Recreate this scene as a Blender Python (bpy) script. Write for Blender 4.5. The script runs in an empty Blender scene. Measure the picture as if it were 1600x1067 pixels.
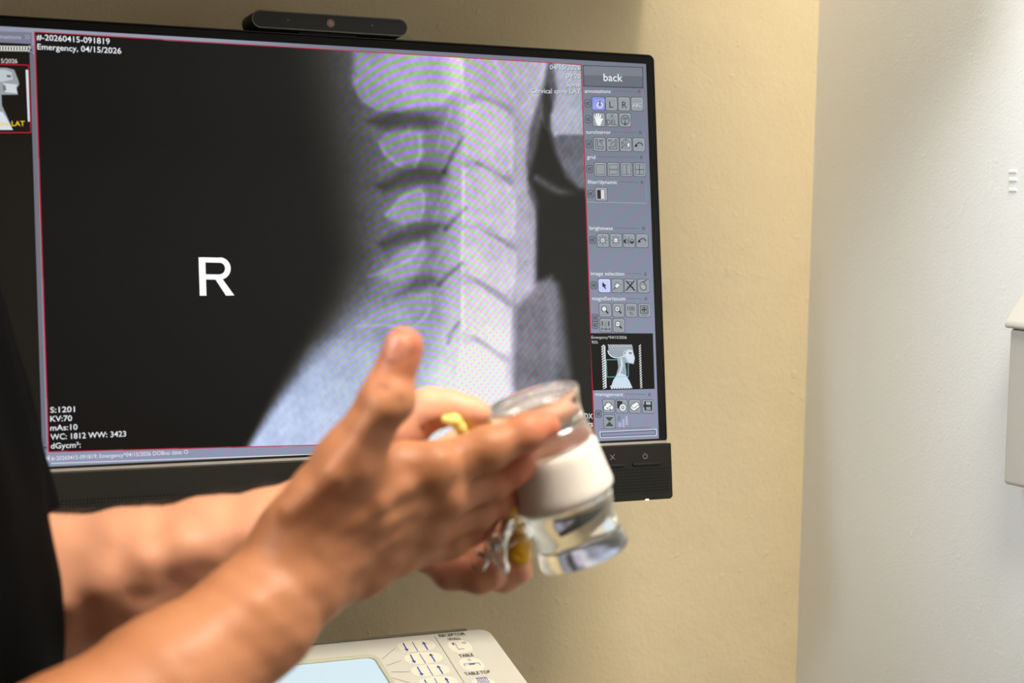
import bpy, math, random
import numpy as np
from mathutils import Matrix, Vector
import openvdb
random.seed(4); rng = np.random.default_rng(7)
scn = bpy.context.scene
COL = scn.collection
# ------------------------------------------------------------------ camera, light, exposure
F = 2850.0                                            # focal length in pixels of a 1600 px wide frame
M = np.array([[0.89755, -0.01641, 0.44061], [-0.44039, -0.08202, 0.89405], [0.02146, -0.9965, -0.08084]])
CAMZ = 1400.0
CAMP = np.array([0.0, 0.0, CAMZ])                     # millimetres
def w(pc):                                            # camera frame (x right, y down, z ahead, mm) -> world mm
    return np.atleast_2d(pc) @ M.T + CAMP
def cpt(px, py, z): return np.array([(px - 800) / F * z, (py - 533.5) / F * z, z])
def ray(px, py): return M @ np.array([(px - 800) / F, (py - 533.5) / F, 1.0])

cd = bpy.data.cameras.new('camera'); cam = bpy.data.objects.new('camera', cd); COL.objects.link(cam)
cd.sensor_width = 36.0; cd.lens = F / 1600 * 36.0; cd.clip_start = 0.02; cd.clip_end = 60
mw = Matrix.Identity(4)
for i in range(3):
    mw[i][0] = M[i][0]; mw[i][1] = -M[i][1]; mw[i][2] = -M[i][2]
mw[2][3] = CAMZ / 1000
cam.matrix_world = mw
cd.dof.use_dof = True; cd.dof.focus_distance = 1.36; cd.dof.aperture_fstop = 6.0
scn.camera = cam
scn.view_settings.view_transform = 'Standard'; scn.view_settings.look = 'None'
scn.view_settings.gamma = 1.0; scn.view_settings.exposure = 0.0
try: scn.view_settings.use_curve_mapping = False
except Exception: pass
wd = bpy.data.worlds.new('world'); scn.world = wd; wd.use_nodes = True
wd.node_tree.nodes['Background'].inputs[0].default_value = (1.0, 0.90, 0.78, 1)
wd.node_tree.nodes['Background'].inputs[1].default_value = 0.08
def area(name, loc, target, sx, sy, power, col):
    l = bpy.data.lights.new(name, 'AREA'); l.shape = 'RECTANGLE'; l.size = sx; l.size_y = sy
    l.energy = power; l.color = col
    o = bpy.data.objects.new(name, l); COL.objects.link(o); o.location = loc
    d = Vector(target) - Vector(loc); o.rotation_euler = d.to_track_quat('-Z', 'Y').to_euler(); return o
area('ceiling_light_main', (0.68, 0.32, 2.62), (0.68, 0.32, 0), 0.7, 0.5, 42, (1.0, 0.94, 0.84))
area('added_wall_fill_left', (-1.5, 0.58, 2.45), (0.98, 0.75, 1.2), 0.8, 0.8, 57, (0.90, 0.95, 1.0))  # added lamp without a fixture, aimed to brighten the grey-white right wall

# ------------------------------------------------------------------ helpers
def lin(c):
    c = np.asarray(c, float) / 255.0
    return np.where(c <= 0.04045, c / 12.92, ((c + 0.055) / 1.055) ** 2.4)
def mesh_obj(name, V, Fc, mat, parent=None, smooth=False, frame=None):
    me = bpy.data.meshes.new(name)
    V = np.asarray(V, float) / 1000.0
    me.from_pydata(V.tolist(), [], [list(map(int, f)) for f in Fc]); me.update()
    if smooth: me.polygons.foreach_set('use_smooth', [True] * len(me.polygons))
    if mat: me.materials.append(mat)
    o = bpy.data.objects.new(name, me); COL.objects.link(o)
    if parent: o.parent = parent
    return o
def fast_mesh(name, V, Q, mat, parent=None, smooth=True):
    me = bpy.data.meshes.new(name); n = Q.shape[1]
    V = np.asarray(V, np.float32) / 1000.0
    me.vertices.add(len(V)); me.vertices.foreach_set('co', V.ravel())
    me.loops.add(Q.size); me.loops.foreach_set('vertex_index', Q.ravel().astype(np.int32))
    me.polygons.add(len(Q)); me.polygons.foreach_set('loop_start', np.arange(0, Q.size, n, dtype=np.int32))
    me.polygons.foreach_set('loop_total', np.full(len(Q), n, np.int32))
    if smooth: me.polygons.foreach_set('use_smooth', np.ones(len(Q), bool))
    me.update(calc_edges=True); me.validate()
    if mat: me.materials.append(mat)
    o = bpy.data.objects.new(name, me); COL.objects.link(o)
    if parent: o.parent = parent
    return o
def tag(o, label=None, cat=None, group=None, kind=None):
    if label: o['label'] = label
    if cat: o['category'] = cat
    if group: o['group'] = group
    if kind: o['kind'] = kind
    return o
def empty(name, mat4=None, loc=None):
    o = bpy.data.objects.new(name, None); COL.objects.link(o); o.empty_display_size = 0.05
    if mat4 is not None: o.matrix_world = mat4
    if loc is not None: o.location = loc
    return o
def box(x0, x1, y0, y1, z0, z1):
    V = [(x, y, z) for x in (x0, x1) for y in (y0, y1) for z in (z0, z1)]
    Fc = [(0, 1, 3, 2), (4, 6, 7, 5), (0, 4, 5, 1), (2, 3, 7, 6), (0, 2, 6, 4), (1, 5, 7, 3)]
    return V, Fc
def bevel(o, wid=0.001, seg=2):
    m = o.modifiers.new('b', 'BEVEL'); m.width = wid; m.segments = seg; m.limit_method = 'ANGLE'; m.harden_normals = False
    return o
def prism(poly, d0, d1, axis='y'):
    """extrude a 2D polygon (u, v) along an axis from d0 to d1"""
    n = len(poly); V = []
    for d in (d0, d1):
        for (u, v) in poly:
            V.append({'y': (u, d, v), 'x': (d, u, v), 'z': (u, v, d)}[axis])
    Fc = [tuple(range(n)), tuple(range(2 * n - 1, n - 1, -1))]
    for i in range(n): Fc.append((i, i + n, (i + 1) % n + n, (i + 1) % n))
    return V, Fc
def rrect(x0, x1, y0, y1, r, seg=6, corners=(1, 1, 1, 1)):
    P = []
    for k, (cx, cy, a) in enumerate([(x1 - r, y1 - r, 0), (x0 + r, y1 - r, 90), (x0 + r, y0 + r, 180), (x1 - r, y0 + r, 270)]):
        if corners[k]:
            for i in range(seg + 1):
                t = math.radians(a + 90 * i / seg); P.append((cx + r * math.cos(t), cy + r * math.sin(t)))
        else:
            P.append(((x1, y1), (x0, y1), (x0, y0), (x1, y0))[k])
    return P
def join_geo(parts):
    V, Fc = [], []
    for v, f in parts:
        b = len(V); V += list(v); Fc += [tuple(i + b for i in q) for q in f]
    return V, Fc
def fix_normals(o):
    import bmesh
    bm = bmesh.new(); bm.from_mesh(o.data); bmesh.ops.recalc_face_normals(bm, faces=bm.faces); bm.to_mesh(o.data); bm.free(); return o

def mat(name, col, rough=0.5, metal=0.0, spec=0.5, noise=0.0, nscale=20.0, bump=0.0, bscale=200.0, sss=0.0, trans=0.0, ior=1.45, coord='Object'):
    m = bpy.data.materials.new(name); m.use_nodes = True
    nt = m.node_tree; b = nt.nodes['Principled BSDF']
    c = tuple(lin(col)) + (1,)
    b.inputs['Base Color'].default_value = c; b.inputs['Roughness'].default_value = rough
    b.inputs['Metallic'].default_value = metal; b.inputs['Specular IOR Level'].default_value = spec
    b.inputs['IOR'].default_value = ior
    if trans: b.inputs['Transmission Weight'].default_value = trans
    if sss:
        b.inputs['Subsurface Weight'].default_value = sss; b.inputs['Subsurface Radius'].default_value = (1.0, 0.35, 0.15)
        b.inputs['Subsurface Scale'].default_value = 0.006
    tc = nt.nodes.new('ShaderNodeTexCoord')
    if noise:
        n = nt.nodes.new('ShaderNodeTexNoise'); n.inputs['Scale'].default_value = nscale; n.inputs['Detail'].default_value = 6
        r = nt.nodes.new('ShaderNodeMix'); r.data_type = 'RGBA'
        r.inputs[6].default_value = tuple(min(1, x * (1 - noise)) for x in c[:3]) + (1,)
        r.inputs[7].default_value = tuple(min(1, x * (1 + noise)) for x in c[:3]) + (1,)
        nt.links.new(tc.outputs[coord], n.inputs['Vector']); nt.links.new(n.outputs['Fac'], r.inputs[0])
        nt.links.new(r.outputs[2], b.inputs['Base Color'])
    if bump:
        n = nt.nodes.new('ShaderNodeTexNoise'); n.inputs['Scale'].default_value = bscale; n.inputs['Detail'].default_value = 4
        bp = nt.nodes.new('ShaderNodeBump'); bp.inputs['Strength'].default_value = bump; bp.inputs['Distance'].default_value = 0.001
        nt.links.new(tc.outputs[coord], n.inputs['Vector']); nt.links.new(n.outputs['Fac'], bp.inputs['Height'])
        nt.links.new(bp.outputs[0], b.inputs['Normal'])
    return m
def wall_mat(name, col, bump_big, bump_fine, fine_scale, chips=0):
    m = mat(name, col, rough=0.62, spec=0.3, noise=0.03, nscale=3.0)
    nt = m.node_tree; b = nt.nodes['Principled BSDF']; tc = [n for n in nt.nodes if n.type == 'TEX_COORD'][0]
    n1 = nt.nodes.new('ShaderNodeTexNoise'); n1.inputs['Scale'].default_value = 22; n1.inputs['Detail'].default_value = 3
    n2 = nt.nodes.new('ShaderNodeTexNoise'); n2.inputs['Scale'].default_value = fine_scale; n2.inputs['Detail'].default_value = 3
    # sparse bumps and drips left in the paint
    n3 = nt.nodes.new('ShaderNodeTexNoise'); n3.inputs['Scale'].default_value = 70; n3.inputs['Detail'].default_value = 2
    cr = nt.nodes.new('ShaderNodeMapRange'); cr.inputs[1].default_value = 0.66; cr.inputs[2].default_value = 0.74
    for n in (n1, n2, n3): nt.links.new(tc.outputs['Object'], n.inputs['Vector'])
    nt.links.new(n3.outputs['Fac'], cr.inputs[0])
    prev = None
    for src, st, dist in ((n1.outputs['Fac'], bump_big, 0.004), (n2.outputs['Fac'], bump_fine, 0.0012), (cr.outputs[0], 0.1 if chips else 0.4, 0.0010)):
        bp = nt.nodes.new('ShaderNodeBump'); bp.inputs['Strength'].default_value = st; bp.inputs['Distance'].default_value = dist
        nt.links.new(src, bp.inputs['Height'])
        if prev: nt.links.new(prev.outputs[0], bp.inputs['Normal'])
        prev = bp
    nt.links.new(prev.outputs[0], b.inputs['Normal'])
    if chips:
        n4 = nt.nodes.new('ShaderNodeTexNoise'); n4.inputs['Scale'].default_value = 45; n4.inputs['Detail'].default_value = 8
        c4 = nt.nodes.new('ShaderNodeMapRange'); c4.inputs[1].default_value = 0.785; c4.inputs[2].default_value = 0.80
        mx = nt.nodes.new('ShaderNodeMix'); mx.data_type = 'RGBA'; mx.inputs[7].default_value = (0.9, 0.88, 0.82, 1)
        old = b.inputs['Base Color'].links[0].from_socket
        nt.links.new(tc.outputs['Object'], n4.inputs['Vector']); nt.links.new(n4.outputs['Fac'], c4.inputs[0])
        nt.links.new(c4.outputs[0], mx.inputs[0]); nt.links.new(old, mx.inputs[6]); nt.links.new(mx.outputs[2], b.inputs['Base Color'])
    return m
def emit_attr_mat(name, strength=1.0):
    """a lit display: light given off per point comes from the colour attribute; the panel itself is dark and a little glossy"""
    m = bpy.data.materials.new(name); m.use_nodes = True; nt = m.node_tree; b = nt.nodes['Principled BSDF']
    b.inputs['Base Color'].default_value = (0.004, 0.004, 0.004, 1); b.inputs['Roughness'].default_value = 0.3
    b.inputs['Specular IOR Level'].default_value = 0.12
    a = nt.nodes.new('ShaderNodeAttribute'); a.attribute_name = 'glow'
    nt.links.new(a.outputs['Color'], b.inputs['Emission Color']); b.inputs['Emission Strength'].default_value = strength
    return m
def col_attr_mat(name, rough=0.45):
    m = bpy.data.materials.new(name); m.use_nodes = True; nt = m.node_tree; b = nt.nodes['Principled BSDF']
    b.inputs['Roughness'].default_value = rough
    a = nt.nodes.new('ShaderNodeAttribute'); a.attribute_name = 'glow'
    nt.links.new(a.outputs['Color'], b.inputs['Base Color']); return m

# ------------------------------------------------------------------ the room
YW, XC = 1373.0, 978.0
beige = wall_mat('beige_wall_paint', (224, 205, 167), 0.4, 0.3, 320)
white = wall_mat('grey_white_wall_paint', (234, 236, 234), 0.06, 0.15, 480, chips=1)
floor_m = mat('vinyl_floor', (72, 64, 56), 0.4, noise=0.1, nscale=30)
ceil_m = mat('ceiling_paint', (225, 220, 208), 0.8)
def struct(name, V, Fc, m):
    return tag(mesh_obj(name, V, Fc, m), kind='structure')
struct('wall_back', *box(-1800, XC + 60, YW, YW + 100, 0, 2650), beige)
wr = struct('wall_right', *box(XC, XC + 100, -1500, YW, 0, 2650), white)
struct('floor', *box(-1800, XC + 100, -1500, YW + 100, -50, 0), floor_m)
struct('ceiling', *box(-1800, XC + 100, -1500, YW + 100, 2650, 2700), ceil_m)
# three small raised ridges in the paint of the right wall
def on_white(px, py):
    r = ray(px, py); return r * (XC / r[0]) + CAMP
for k, py in enumerate((268, 281, 297)):
    p = on_white(1583, py); q = on_white(1590, py)
    yc = p[1]; zc = p[2]
    hw = abs(p[1] - on_white(1574, py)[1])
    o = mesh_obj('ridge', *box(XC - 0.9, XC + 1, yc - hw * 0.7, yc + hw * 0.7, zc - 1.5, zc + 1.5), white, wr); bevel(o, 0.0012, 3)
# ------------------------------------------------------------------ wall cabinet over the monitor (above the frame) and counter below it
cab_m = mat('white_laminate', (205, 198, 182), 0.45)
cabinet = empty('wall_cabinet', loc=(0.45, 1.2, 1.595))
tag(cabinet, 'pale laminate wall cabinet hung above the monitor, just over the top of the frame', 'cabinet')
V, Fc = box(-1000, 348, -95, 172, 0, 600)
bevel(mesh_obj('body', V, Fc, cab_m, cabinet), 0.002)
for k in range(3):
    x0 = -996 + k * 449
    d = mesh_obj('door', *box(x0, x0 + 444, -113, -95.5, 2, 598), cab_m, cabinet); bevel(d, 0.002)
    bevel(mesh_obj('handle', *box(x0 + 400, x0 + 410, -127, -113, 40, 160), mat('brushed_steel', (150, 150, 150), 0.3, 1), d), 0.002)
counter_z = 905.0
top_m = mat('grey_shelf_laminate', (150, 142, 128), 0.4, noise=0.08, nscale=60)
cnt = empty('wall_shelf', loc=(0.55, 1.37, 0.88)); tag(cnt, 'narrow grey shelf on the beige wall under the x-ray console', 'shelf')
bevel(mesh_obj('shelf_board', *box(-230, 190, -330, 2, 5, 24.5), top_m, cnt), 0.002)
for x in (-150, 110):
    o = mesh_obj('bracket', *prism([(-300, 4.8), (2, 4.8), (2, -180), (-10, -180)], x, x + 12, 'x'), mat('white_metal_bracket', (205, 200, 188), 0.4), cnt)

# ------------------------------------------------------------------ monitor
RR = np.array([[0.89755, 0.03205, -0.43975], [-0.01641, 0.99909, 0.03932], [0.44061, -0.02807, 0.89726]])
T = np.array([-125.541, -67.406, 1325.068])
RW = M @ RR; PW = M @ T + CAMP
mm4 = Matrix.Identity(4)
for i in range(3):
    mm4[i][0] = RW[i][0]; mm4[i][1] = RW[i][2]; mm4[i][2] = -RW[i][1]; mm4[i][3] = PW[i] / 1000
monitor = empty('monitor', mm4)
tag(monitor, 'black all-in-one computer monitor showing a neck x-ray beside grey tool buttons', 'monitor')
SW, SH = 527.0, 296.5
Hs = np.array([[F, 0, 800], [0, F, 533.5], [0, 0, 1.0]]) @ np.c_[RR[:, 0], RR[:, 1], T]; Hsi = np.linalg.inv(Hs)
def s2p(u, v):                                        # screen mm (x right, y down) -> photo px
    q = Hs @ np.array([u, v, np.ones_like(u)]); return q[0] / q[2], q[1] / q[2]
def p2s(px, py):
    q = Hsi @ np.array([px, py, np.ones_like(px) if hasattr(px, 'shape') else 1.0]); return q[0] / q[2], q[1] / q[2]

black = mat('black_monitor_plastic', (18, 16, 12), 0.5, spec=0.2, bump=0.15, bscale=1500)
black2 = mat('dark_grey_monitor_plastic', (36, 34, 30), 0.38, spec=0.45, bump=0.1, bscale=1500)
gloss = mat('glossy_black_plastic', (14, 13, 12), 0.18)
silver = mat('thin_light_trim', (175, 168, 155), 0.35, 0.3)
# housing: a ring around the screen, then a slim shell behind it
def ring(outer, inner, d0, d1):
    n = len(outer); V = [(u, d, v) for d in (d0, d1) for P in (outer, inner) for (u, v) in P]
    Fc = []
    for i in range(n):
        j = (i + 1) % n
        Fc += [(i, j, n + j, n + i), (2 * n + j, 2 * n + i, 3 * n + i, 3 * n + j), (j, i, 2 * n + i, 2 * n + j), (n + i, n + j, 3 * n + j, 3 * n + i)]
    return V, Fc
hw, hh = SW / 2, SH / 2
o = mesh_obj('bezel', *ring(rrect(-hw - 6.2, hw + 6.2, -hh - 4, hh + 6.0, 3.5), rrect(-hw, hw, -hh, hh, 0.3), -0.8, 3.5), black, monitor); fix_normals(o); bevel(o, 0.0004)
o = mesh_obj('rim', *ring(rrect(-hw - 7.6, hw + 7.6, -hh - 4, hh + 7.6, 5), rrect(-hw - 6.6, hw + 6.6, -hh - 3, hh + 6.5, 4), -0.2, 9.5), gloss, monitor); fix_normals(o); bevel(o, 0.0005)
o = mesh_obj('back_shell', *prism(rrect(-hw - 6.8, hw + 6.8, -hh - 44, hh + 6.6, 5), 3.6, 16), black, monitor); fix_normals(o); bevel(o, 0.003, 3)
o = mesh_obj('back_cover', *prism(rrect(-170, 170, -120, 90, 12), 16, 34), black, monitor); fix_normals(o); bevel(o, 0.006, 3)
o = mesh_obj('trim_strip', *box(-hw - 6, hw + 6, -2.2, 2, -hh - 3.6, -hh - 1.7), silver, monitor)
# speaker bar
def bar_material():
    m = mat('perforated_bar_plastic', (47, 45, 40), 0.5, spec=0.2)
    nt = m.node_tree; b = nt.nodes['Principled BSDF']; tc = [n for n in nt.nodes if n.type == 'TEX_COORD'][0]
    sp = nt.nodes.new('ShaderNodeSeparateXYZ'); nt.links.new(tc.outputs['Object'], sp.inputs[0])
    def mth(op, a, bb=None, c=None):
        n = nt.nodes.new('ShaderNodeMath'); n.operation = op
        for k, x in enumerate((a, bb, c)):
            if x is None: continue
            if hasattr(x, 'is_linked'): nt.links.new(x, n.inputs[k])
            else: n.inputs[k].default_value = x
        return n.outputs[0]
    pitch = 0.0024
    fx = mth('SUBTRACT', mth('FRACT', mth('DIVIDE', sp.outputs[0], pitch)), 0.5)
    fz = mth('SUBTRACT', mth('FRACT', mth('DIVIDE', sp.outputs[2], pitch)), 0.5)
    r2 = mth('ADD', mth('MULTIPLY', fx, fx), mth('MULTIPLY', fz, fz))
    hole = mth('LESS_THAN', r2, 0.1)
    inz = mth('LESS_THAN', sp.outputs[2], -(hh + 21.5) / 1000)
    inz2 = mth('GREATER_THAN', sp.outputs[2], -(hh + 42.5) / 1000)
    inx = mth('LESS_THAN', sp.outputs[0], (hw + 5.5) / 1000)
    k = mth('MULTIPLY', mth('MULTIPLY', hole, inz), mth('MULTIPLY', inz2, inx))
    mx = nt.nodes.new('ShaderNodeMix'); mx.data_type = 'RGBA'; c = tuple(lin((33, 31, 26)))
    mx.inputs[6].default_value = c + (1,); mx.inputs[7].default_value = (0.004, 0.004, 0.0035, 1)
    nt.links.new(k, mx.inputs[0]); nt.links.new(mx.outputs[2], b.inputs['Base Color'])
    bp = nt.nodes.new('ShaderNodeBump'); bp.invert = True; bp.inputs['Strength'].default_value = 0.6; bp.inputs['Distance'].default_value = 0.0006
    nt.links.new(k, bp.inputs['Height']); nt.links.new(bp.outputs[0], b.inputs['Normal'])
    return m
bar = mesh_obj('speaker_bar', *prism(rrect(-hw - 8.5, hw + 8.5, -hh - 47.5, -hh - 3.8, 3.2, corners=(0, 0, 1, 1)), -4.5, 14), bar_material(), monitor)
fix_normals(bar); bevel(bar, 0.0008, 2)
def bar_uv(px, py):                                   # pixel -> bar face (plane y=-4.5 in monitor frame)
    r = RR.T @ np.array([(px - 800) / F, (py - 533.5) / F, 1.0]); o_ = -RR.T @ T
    t_ = (-4.5 - o_[2]) / r[2]; P = o_ + r * t_; return P[0], -P[1]
for (xa, xb, y) in ((988, 1031, 724.5), (938, 975, 727.5), (890, 924, 730.5)):
    (ua, va), (ub, vb) = bar_uv(xa, y), bar_uv(xb, y)
    o = mesh_obj('button', *box(ua, ub, -5.6, -4.3, (va + vb) / 2 - 1.1, (va + vb) / 2 + 1.1), gloss, bar); bevel(o, 0.0005)
icon_m = mat('printed_icon_grey', (150, 146, 138), 0.5)
def strokes(segs, wid, y):
    parts = []
    for (a, b_) in segs:
        a = np.array(a, float); b_ = np.array(b_, float); d = b_ - a; L = np.linalg.norm(d); n = np.array([-d[1], d[0]]) / L * wid / 2
        P = [a - n, b_ - n, b_ + n, a + n]; parts.append(([(q[0], y, q[1]) for q in P], [(0, 1, 2, 3)]))
    return join_geo(parts)
u, v = bar_uv(1008, 712.5)
arc = [(u + 2.0 * math.sin(math.radians(a)), v + 2.0 * math.cos(math.radians(a))) for a in range(40, 321, 20)]
o = mesh_obj('power_icon', *strokes(list(zip(arc[:-1], arc[1:])) + [((u, v + 0.3), (u, v + 2.8))], 0.35, -4.56), icon_m, bar)
u, v = bar_uv(957, 714.5)
o = mesh_obj('mute_icon', *strokes([((u - 2, v - 2), (u + 1.6, v + 2)), ((u - 2, v + 2), (u + 1.8, v - 1.6)), ((u + 1.4, v + 1.7), (u + 2.1, v + 2.4))], 0.35, -4.56), icon_m, bar)
u, v = bar_uv(1011, 779)
led = mat('indicator_light', (255, 255, 255), 0.4); led.node_tree.nodes['Principled BSDF'].inputs['Emission Color'].default_value = (1, 1, 1, 1)
led.node_tree.nodes['Principled BSDF'].inputs['Emission Strength'].default_value = 0.8
bevel(mesh_obj('indicator_lamp', *box(u - 1.6, u + 1.6, -4.9, -3.5, -hh - 47.8, -hh - 46.6), led, bar), 0.0003)
# arm that carries the monitor from the wall behind it
inv = mm4.inverted()
def child_world(name, V, Fc, m, parent, minv):
    Vw = [tuple(np.array(minv @ Vector(np.array(p) / 1000.0)) * 1000) for p in V]
    return mesh_obj(name, Vw, Fc, m, parent)
bx0 = PW[0]; bz0 = PW[2]
o = mesh_obj('mounting_plate', *box(-55, 55, 34, 38, -55, 55), black2, monitor); bevel(o, 0.001)
o = child_world('wall_arm', *box(bx0 - 25, bx0 + 25, 1286, YW - 9, bz0 - 25, bz0 + 15), black2, monitor, inv); bevel(o, 0.003)
o = child_world('wall_bracket', *box(bx0 - 60, bx0 + 60, YW - 9, YW - 0.3, bz0 - 110, bz0 + 110), black2, monitor, inv); bevel(o, 0.002)

# ---- screen picture: computed on a fine grid of the display surface
nx, ny = 760, 430
U, Vv = np.meshgrid(np.linspace(-hw, hw, nx), np.linspace(-hh, hh, ny))
PX, PY = s2p(U.ravel(), Vv.ravel()); PX = PX.reshape(U.shape); PY = PY.reshape(U.shape)
def smooth(a, b, x):
    t = np.clip((x - a) / (b - a), 0, 1); return t * t * (3 - 2 * t)
def curve(ys, xs, y): return np.interp(y, ys, xs)
def sdpoly(P):
    P = np.array(P, float); x, y = PX, PY
    d = np.full(x.shape, 1e9); s = np.ones(x.shape)
    n = len(P)
    for i in range(n):
        a = P[i]; b = P[i - 1]; e = b - a; wx = x - a[0]; wy = y - a[1]
        t = np.clip((wx * e[0] + wy * e[1]) / (e @ e), 0, 1)
        d = np.minimum(d, (wx - e[0] * t) ** 2 + (wy - e[1] * t) ** 2)
        c1 = y >= a[1]; c2 = y < b[1]; c3 = e[0] * wy > e[1] * wx
        s = np.where((c1 & c2 & c3) | (~c1 & ~c2 & ~c3), -s, s)
    return s * np.sqrt(d)
def soft(P, blur): return smooth(blur, -blur, sdpoly(P))
def linedist(P):
    d = np.full(PX.shape, 1e9)
    for a, b in zip(P[:-1], P[1:]):
        a = np.array(a, float); b = np.array(b, float); e = b - a; wx = PX - a[0]; wy = PY - a[1]
        t = np.clip((wx * e[0] + wy * e[1]) / (e @ e), 0, 1)
        d = np.minimum(d, np.hypot(wx - e[0] * t, wy - e[1] * t))
    return d
def catmull(P, n=6):
    P = [np.array(p, float) for p in P]; Q = []
    for i in range(len(P) - 1):
        p0 = P[max(i - 1, 0)]; p1 = P[i]; p2 = P[i + 1]; p3 = P[min(i + 2, len(P) - 1)]
        for k in range(n):
            t = k / n; Q.append(0.5 * ((2 * p1) + (-p0 + p2) * t + (2 * p0 - 5 * p1 + 4 * p2 - p3) * t * t + (-p0 + 3 * p1 - 3 * p2 + p3) * t ** 3))
    Q.append(P[-1]); return Q
# grey level of the x-ray (0..255, display values)
edge0 = curve([70, 200, 300, 400, 460, 500, 540, 580, 620, 660, 700], [430, 452, 474, 497, 488, 476, 455, 435, 415, 397, 378], PY)
edge1 = curve([70, 200, 300, 400, 460, 500, 540, 580, 620, 660, 700], [640, 650, 650, 640, 615, 575, 535, 495, 455, 425, 395], PY)
g = 18 + 118 * np.clip((PX - edge0) / (edge1 - edge0), 0, 1) ** 0.8
L = curve([60, 400, 700], [19.0, 13.0, 8.0], PY)
neck = smooth(0, 1, (PX - edge0) / (edge1 - edge0 + 1e-6))
level = curve([70, 250, 400, 480, 560, 640, 700], [124, 114, 126, 144, 174, 196, 203], PY)
L = L + (level - 16) * neck
def add(P, blur, amt):
    global L
    L = L + amt * soft(P, blur)
def line(P, wid, amt):
    global L
    L = L + 0.62 * amt * np.exp(-(linedist(catmull(P)) / (wid * 1.25)) ** 2)
# brighter shoulder
add([(478, 545), (490, 533), (520, 530), (640, 540), (640, 720), (360, 720), (420, 640), (460, 590)], 5, 12)
# skull base at the top, lamina and spinous processes
add([(553, 80), (700, 80), (722, 95), (718, 140), (690, 165), (640, 172), (600, 172), (568, 160), (552, 130)], 8, 46)
add([(592, 222), (602, 208), (640, 202), (662, 206), (664, 240), (650, 262), (620, 258), (600, 245)], 5, 28)
add([(602, 335), (625, 305), (660, 288), (664, 320), (655, 345), (630, 352), (610, 345)], 5, 30)
add([(590, 430), (620, 395), (662, 372), (668, 400), (650, 428), (610, 440)], 6, 26)
add([(575, 500), (620, 470), (668, 452), (668, 478), (640, 500)], 8, 18)
for P in ([(592, 222), (600, 236), (622, 258), (645, 262), (656, 240), (656, 212)], [(603, 338), (618, 320), (640, 302), (660, 300), (662, 325), (655, 345)],
          [(578, 432), (610, 420), (640, 405), (662, 378)], [(552, 120), (562, 150), (590, 170), (625, 173)], [(560, 510), (600, 508), (640, 512), (668, 490), (672, 462)]):
    line(P, 2.6, 30)
for P in ([(612, 172), (650, 176), (676, 184), (690, 192), (668, 200), (640, 198), (600, 202), (575, 190)],
          [(640, 256), (668, 258), (700, 268), (688, 284), (660, 286), (630, 292), (600, 300), (590, 290)],
          [(640, 350), (670, 346), (690, 352), (672, 372), (640, 378), (600, 390), (590, 380)],
          [(650, 432), (676, 428), (682, 440), (660, 452), (620, 462)]):
    add(P, 11, -46)
for P in ([(722, 215), (708, 240), (694, 268)], [(728, 325), (712, 340), (696, 358)], [(722, 412), (702, 428), (686, 445)], [(716, 505), (706, 520), (700, 535)]):
    line(P, 3.4, -72)
# vertebral bodies, front column
bodies = [[(728, 168), (760, 160), (792, 178), (800, 200), (800, 262), (786, 272), (745, 250), (728, 240)],
          [(724, 265), (752, 262), (796, 292), (804, 315), (802, 362), (786, 370), (742, 352), (724, 340)],
          [(722, 362), (745, 358), (790, 386), (806, 402), (802, 445), (790, 458), (745, 432), (722, 420)],
          [(722, 448), (745, 446), (786, 476), (800, 490), (798, 548), (782, 548), (742, 522), (724, 512)],
          [(722, 545), (742, 536), (776, 560), (786, 580), (778, 640), (740, 640), (716, 600)]]
add([(700, 80), (905, 80), (880, 130), (850, 180), (838, 300), (842, 460), (865, 620), (860, 720), (640, 720), (690, 500), (700, 300)], 20, 50)
for B in bodies:
    add(B, 4, 24); line(B + [B[0]], 2.4, 24)
for P in ([(738, 152), (766, 158), (796, 172)], [(748, 254), (775, 268), (798, 284)], [(745, 352), (772, 366), (800, 386)], [(745, 440), (772, 456), (796, 474)], [(745, 530), (768, 545), (790, 560)]):
    line(P, 5, -40)
for P in ([(722, 90), (722, 200), (724, 300), (722, 420), (722, 520), (716, 600)], [(706, 170), (690, 210), (684, 232)], [(704, 285), (686, 320), (680, 345)], [(700, 380), (682, 410), (676, 432)]):
    line(P, 2.6, 24)
line([(712, 80), (722, 110), (730, 150), (762, 158)], 3, 20); line([(770, 90), (784, 120), (800, 150)], 3, 22)
# airway, jaw, hyoid, front of the neck
front = soft([(838, 168), (828, 200), (822, 250), (826, 300), (838, 330), (842, 450), (836, 700), (980, 700), (980, 60), (862, 60), (850, 130)], 5)
L = L * (1 - front) + 88 * front
def put(P, blur, val):
    global L
    k = soft(P, blur); L = L * (1 - k) + val * k
put([(846, 190), (838, 230), (826, 280), (835, 300), (842, 320), (842, 440), (900, 440), (930, 420), (930, 300), (905, 296), (885, 278), (868, 240), (858, 205)], 6, 36)
put([(848, 150), (856, 130), (864, 170), (860, 206), (850, 200)], 4, 52)
put([(862, 80), (935, 80), (935, 212), (866, 212), (862, 180), (870, 140)], 5, 172)
put([(866, 212), (940, 212), (940, 296), (905, 292), (882, 262), (870, 236)], 4, 104)
line([(838, 278), (860, 292), (876, 300), (910, 310)], 5, 70); line([(862, 180), (862, 200), (868, 212)], 3, 60)
line([(858, 60), (850, 100), (838, 140), (822, 165)], 4, 24)
put([(842, 320), (838, 440), (868, 430), (880, 470), (905, 700), (960, 700), (950, 300), (900, 300), (860, 310)], 9, 34)
put([(843, 440), (862, 432), (866, 470), (866, 520), (872, 600), (895, 700), (820, 700), (800, 600), (805, 480), (836, 452)], 9, 118)
line([(868, 445), (866, 500), (874, 560)], 7, 26); line([(803, 470), (800, 520), (790, 600)], 2.5, -18)
NZ = rng.normal(0, 1.0, PX.shape)
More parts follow.
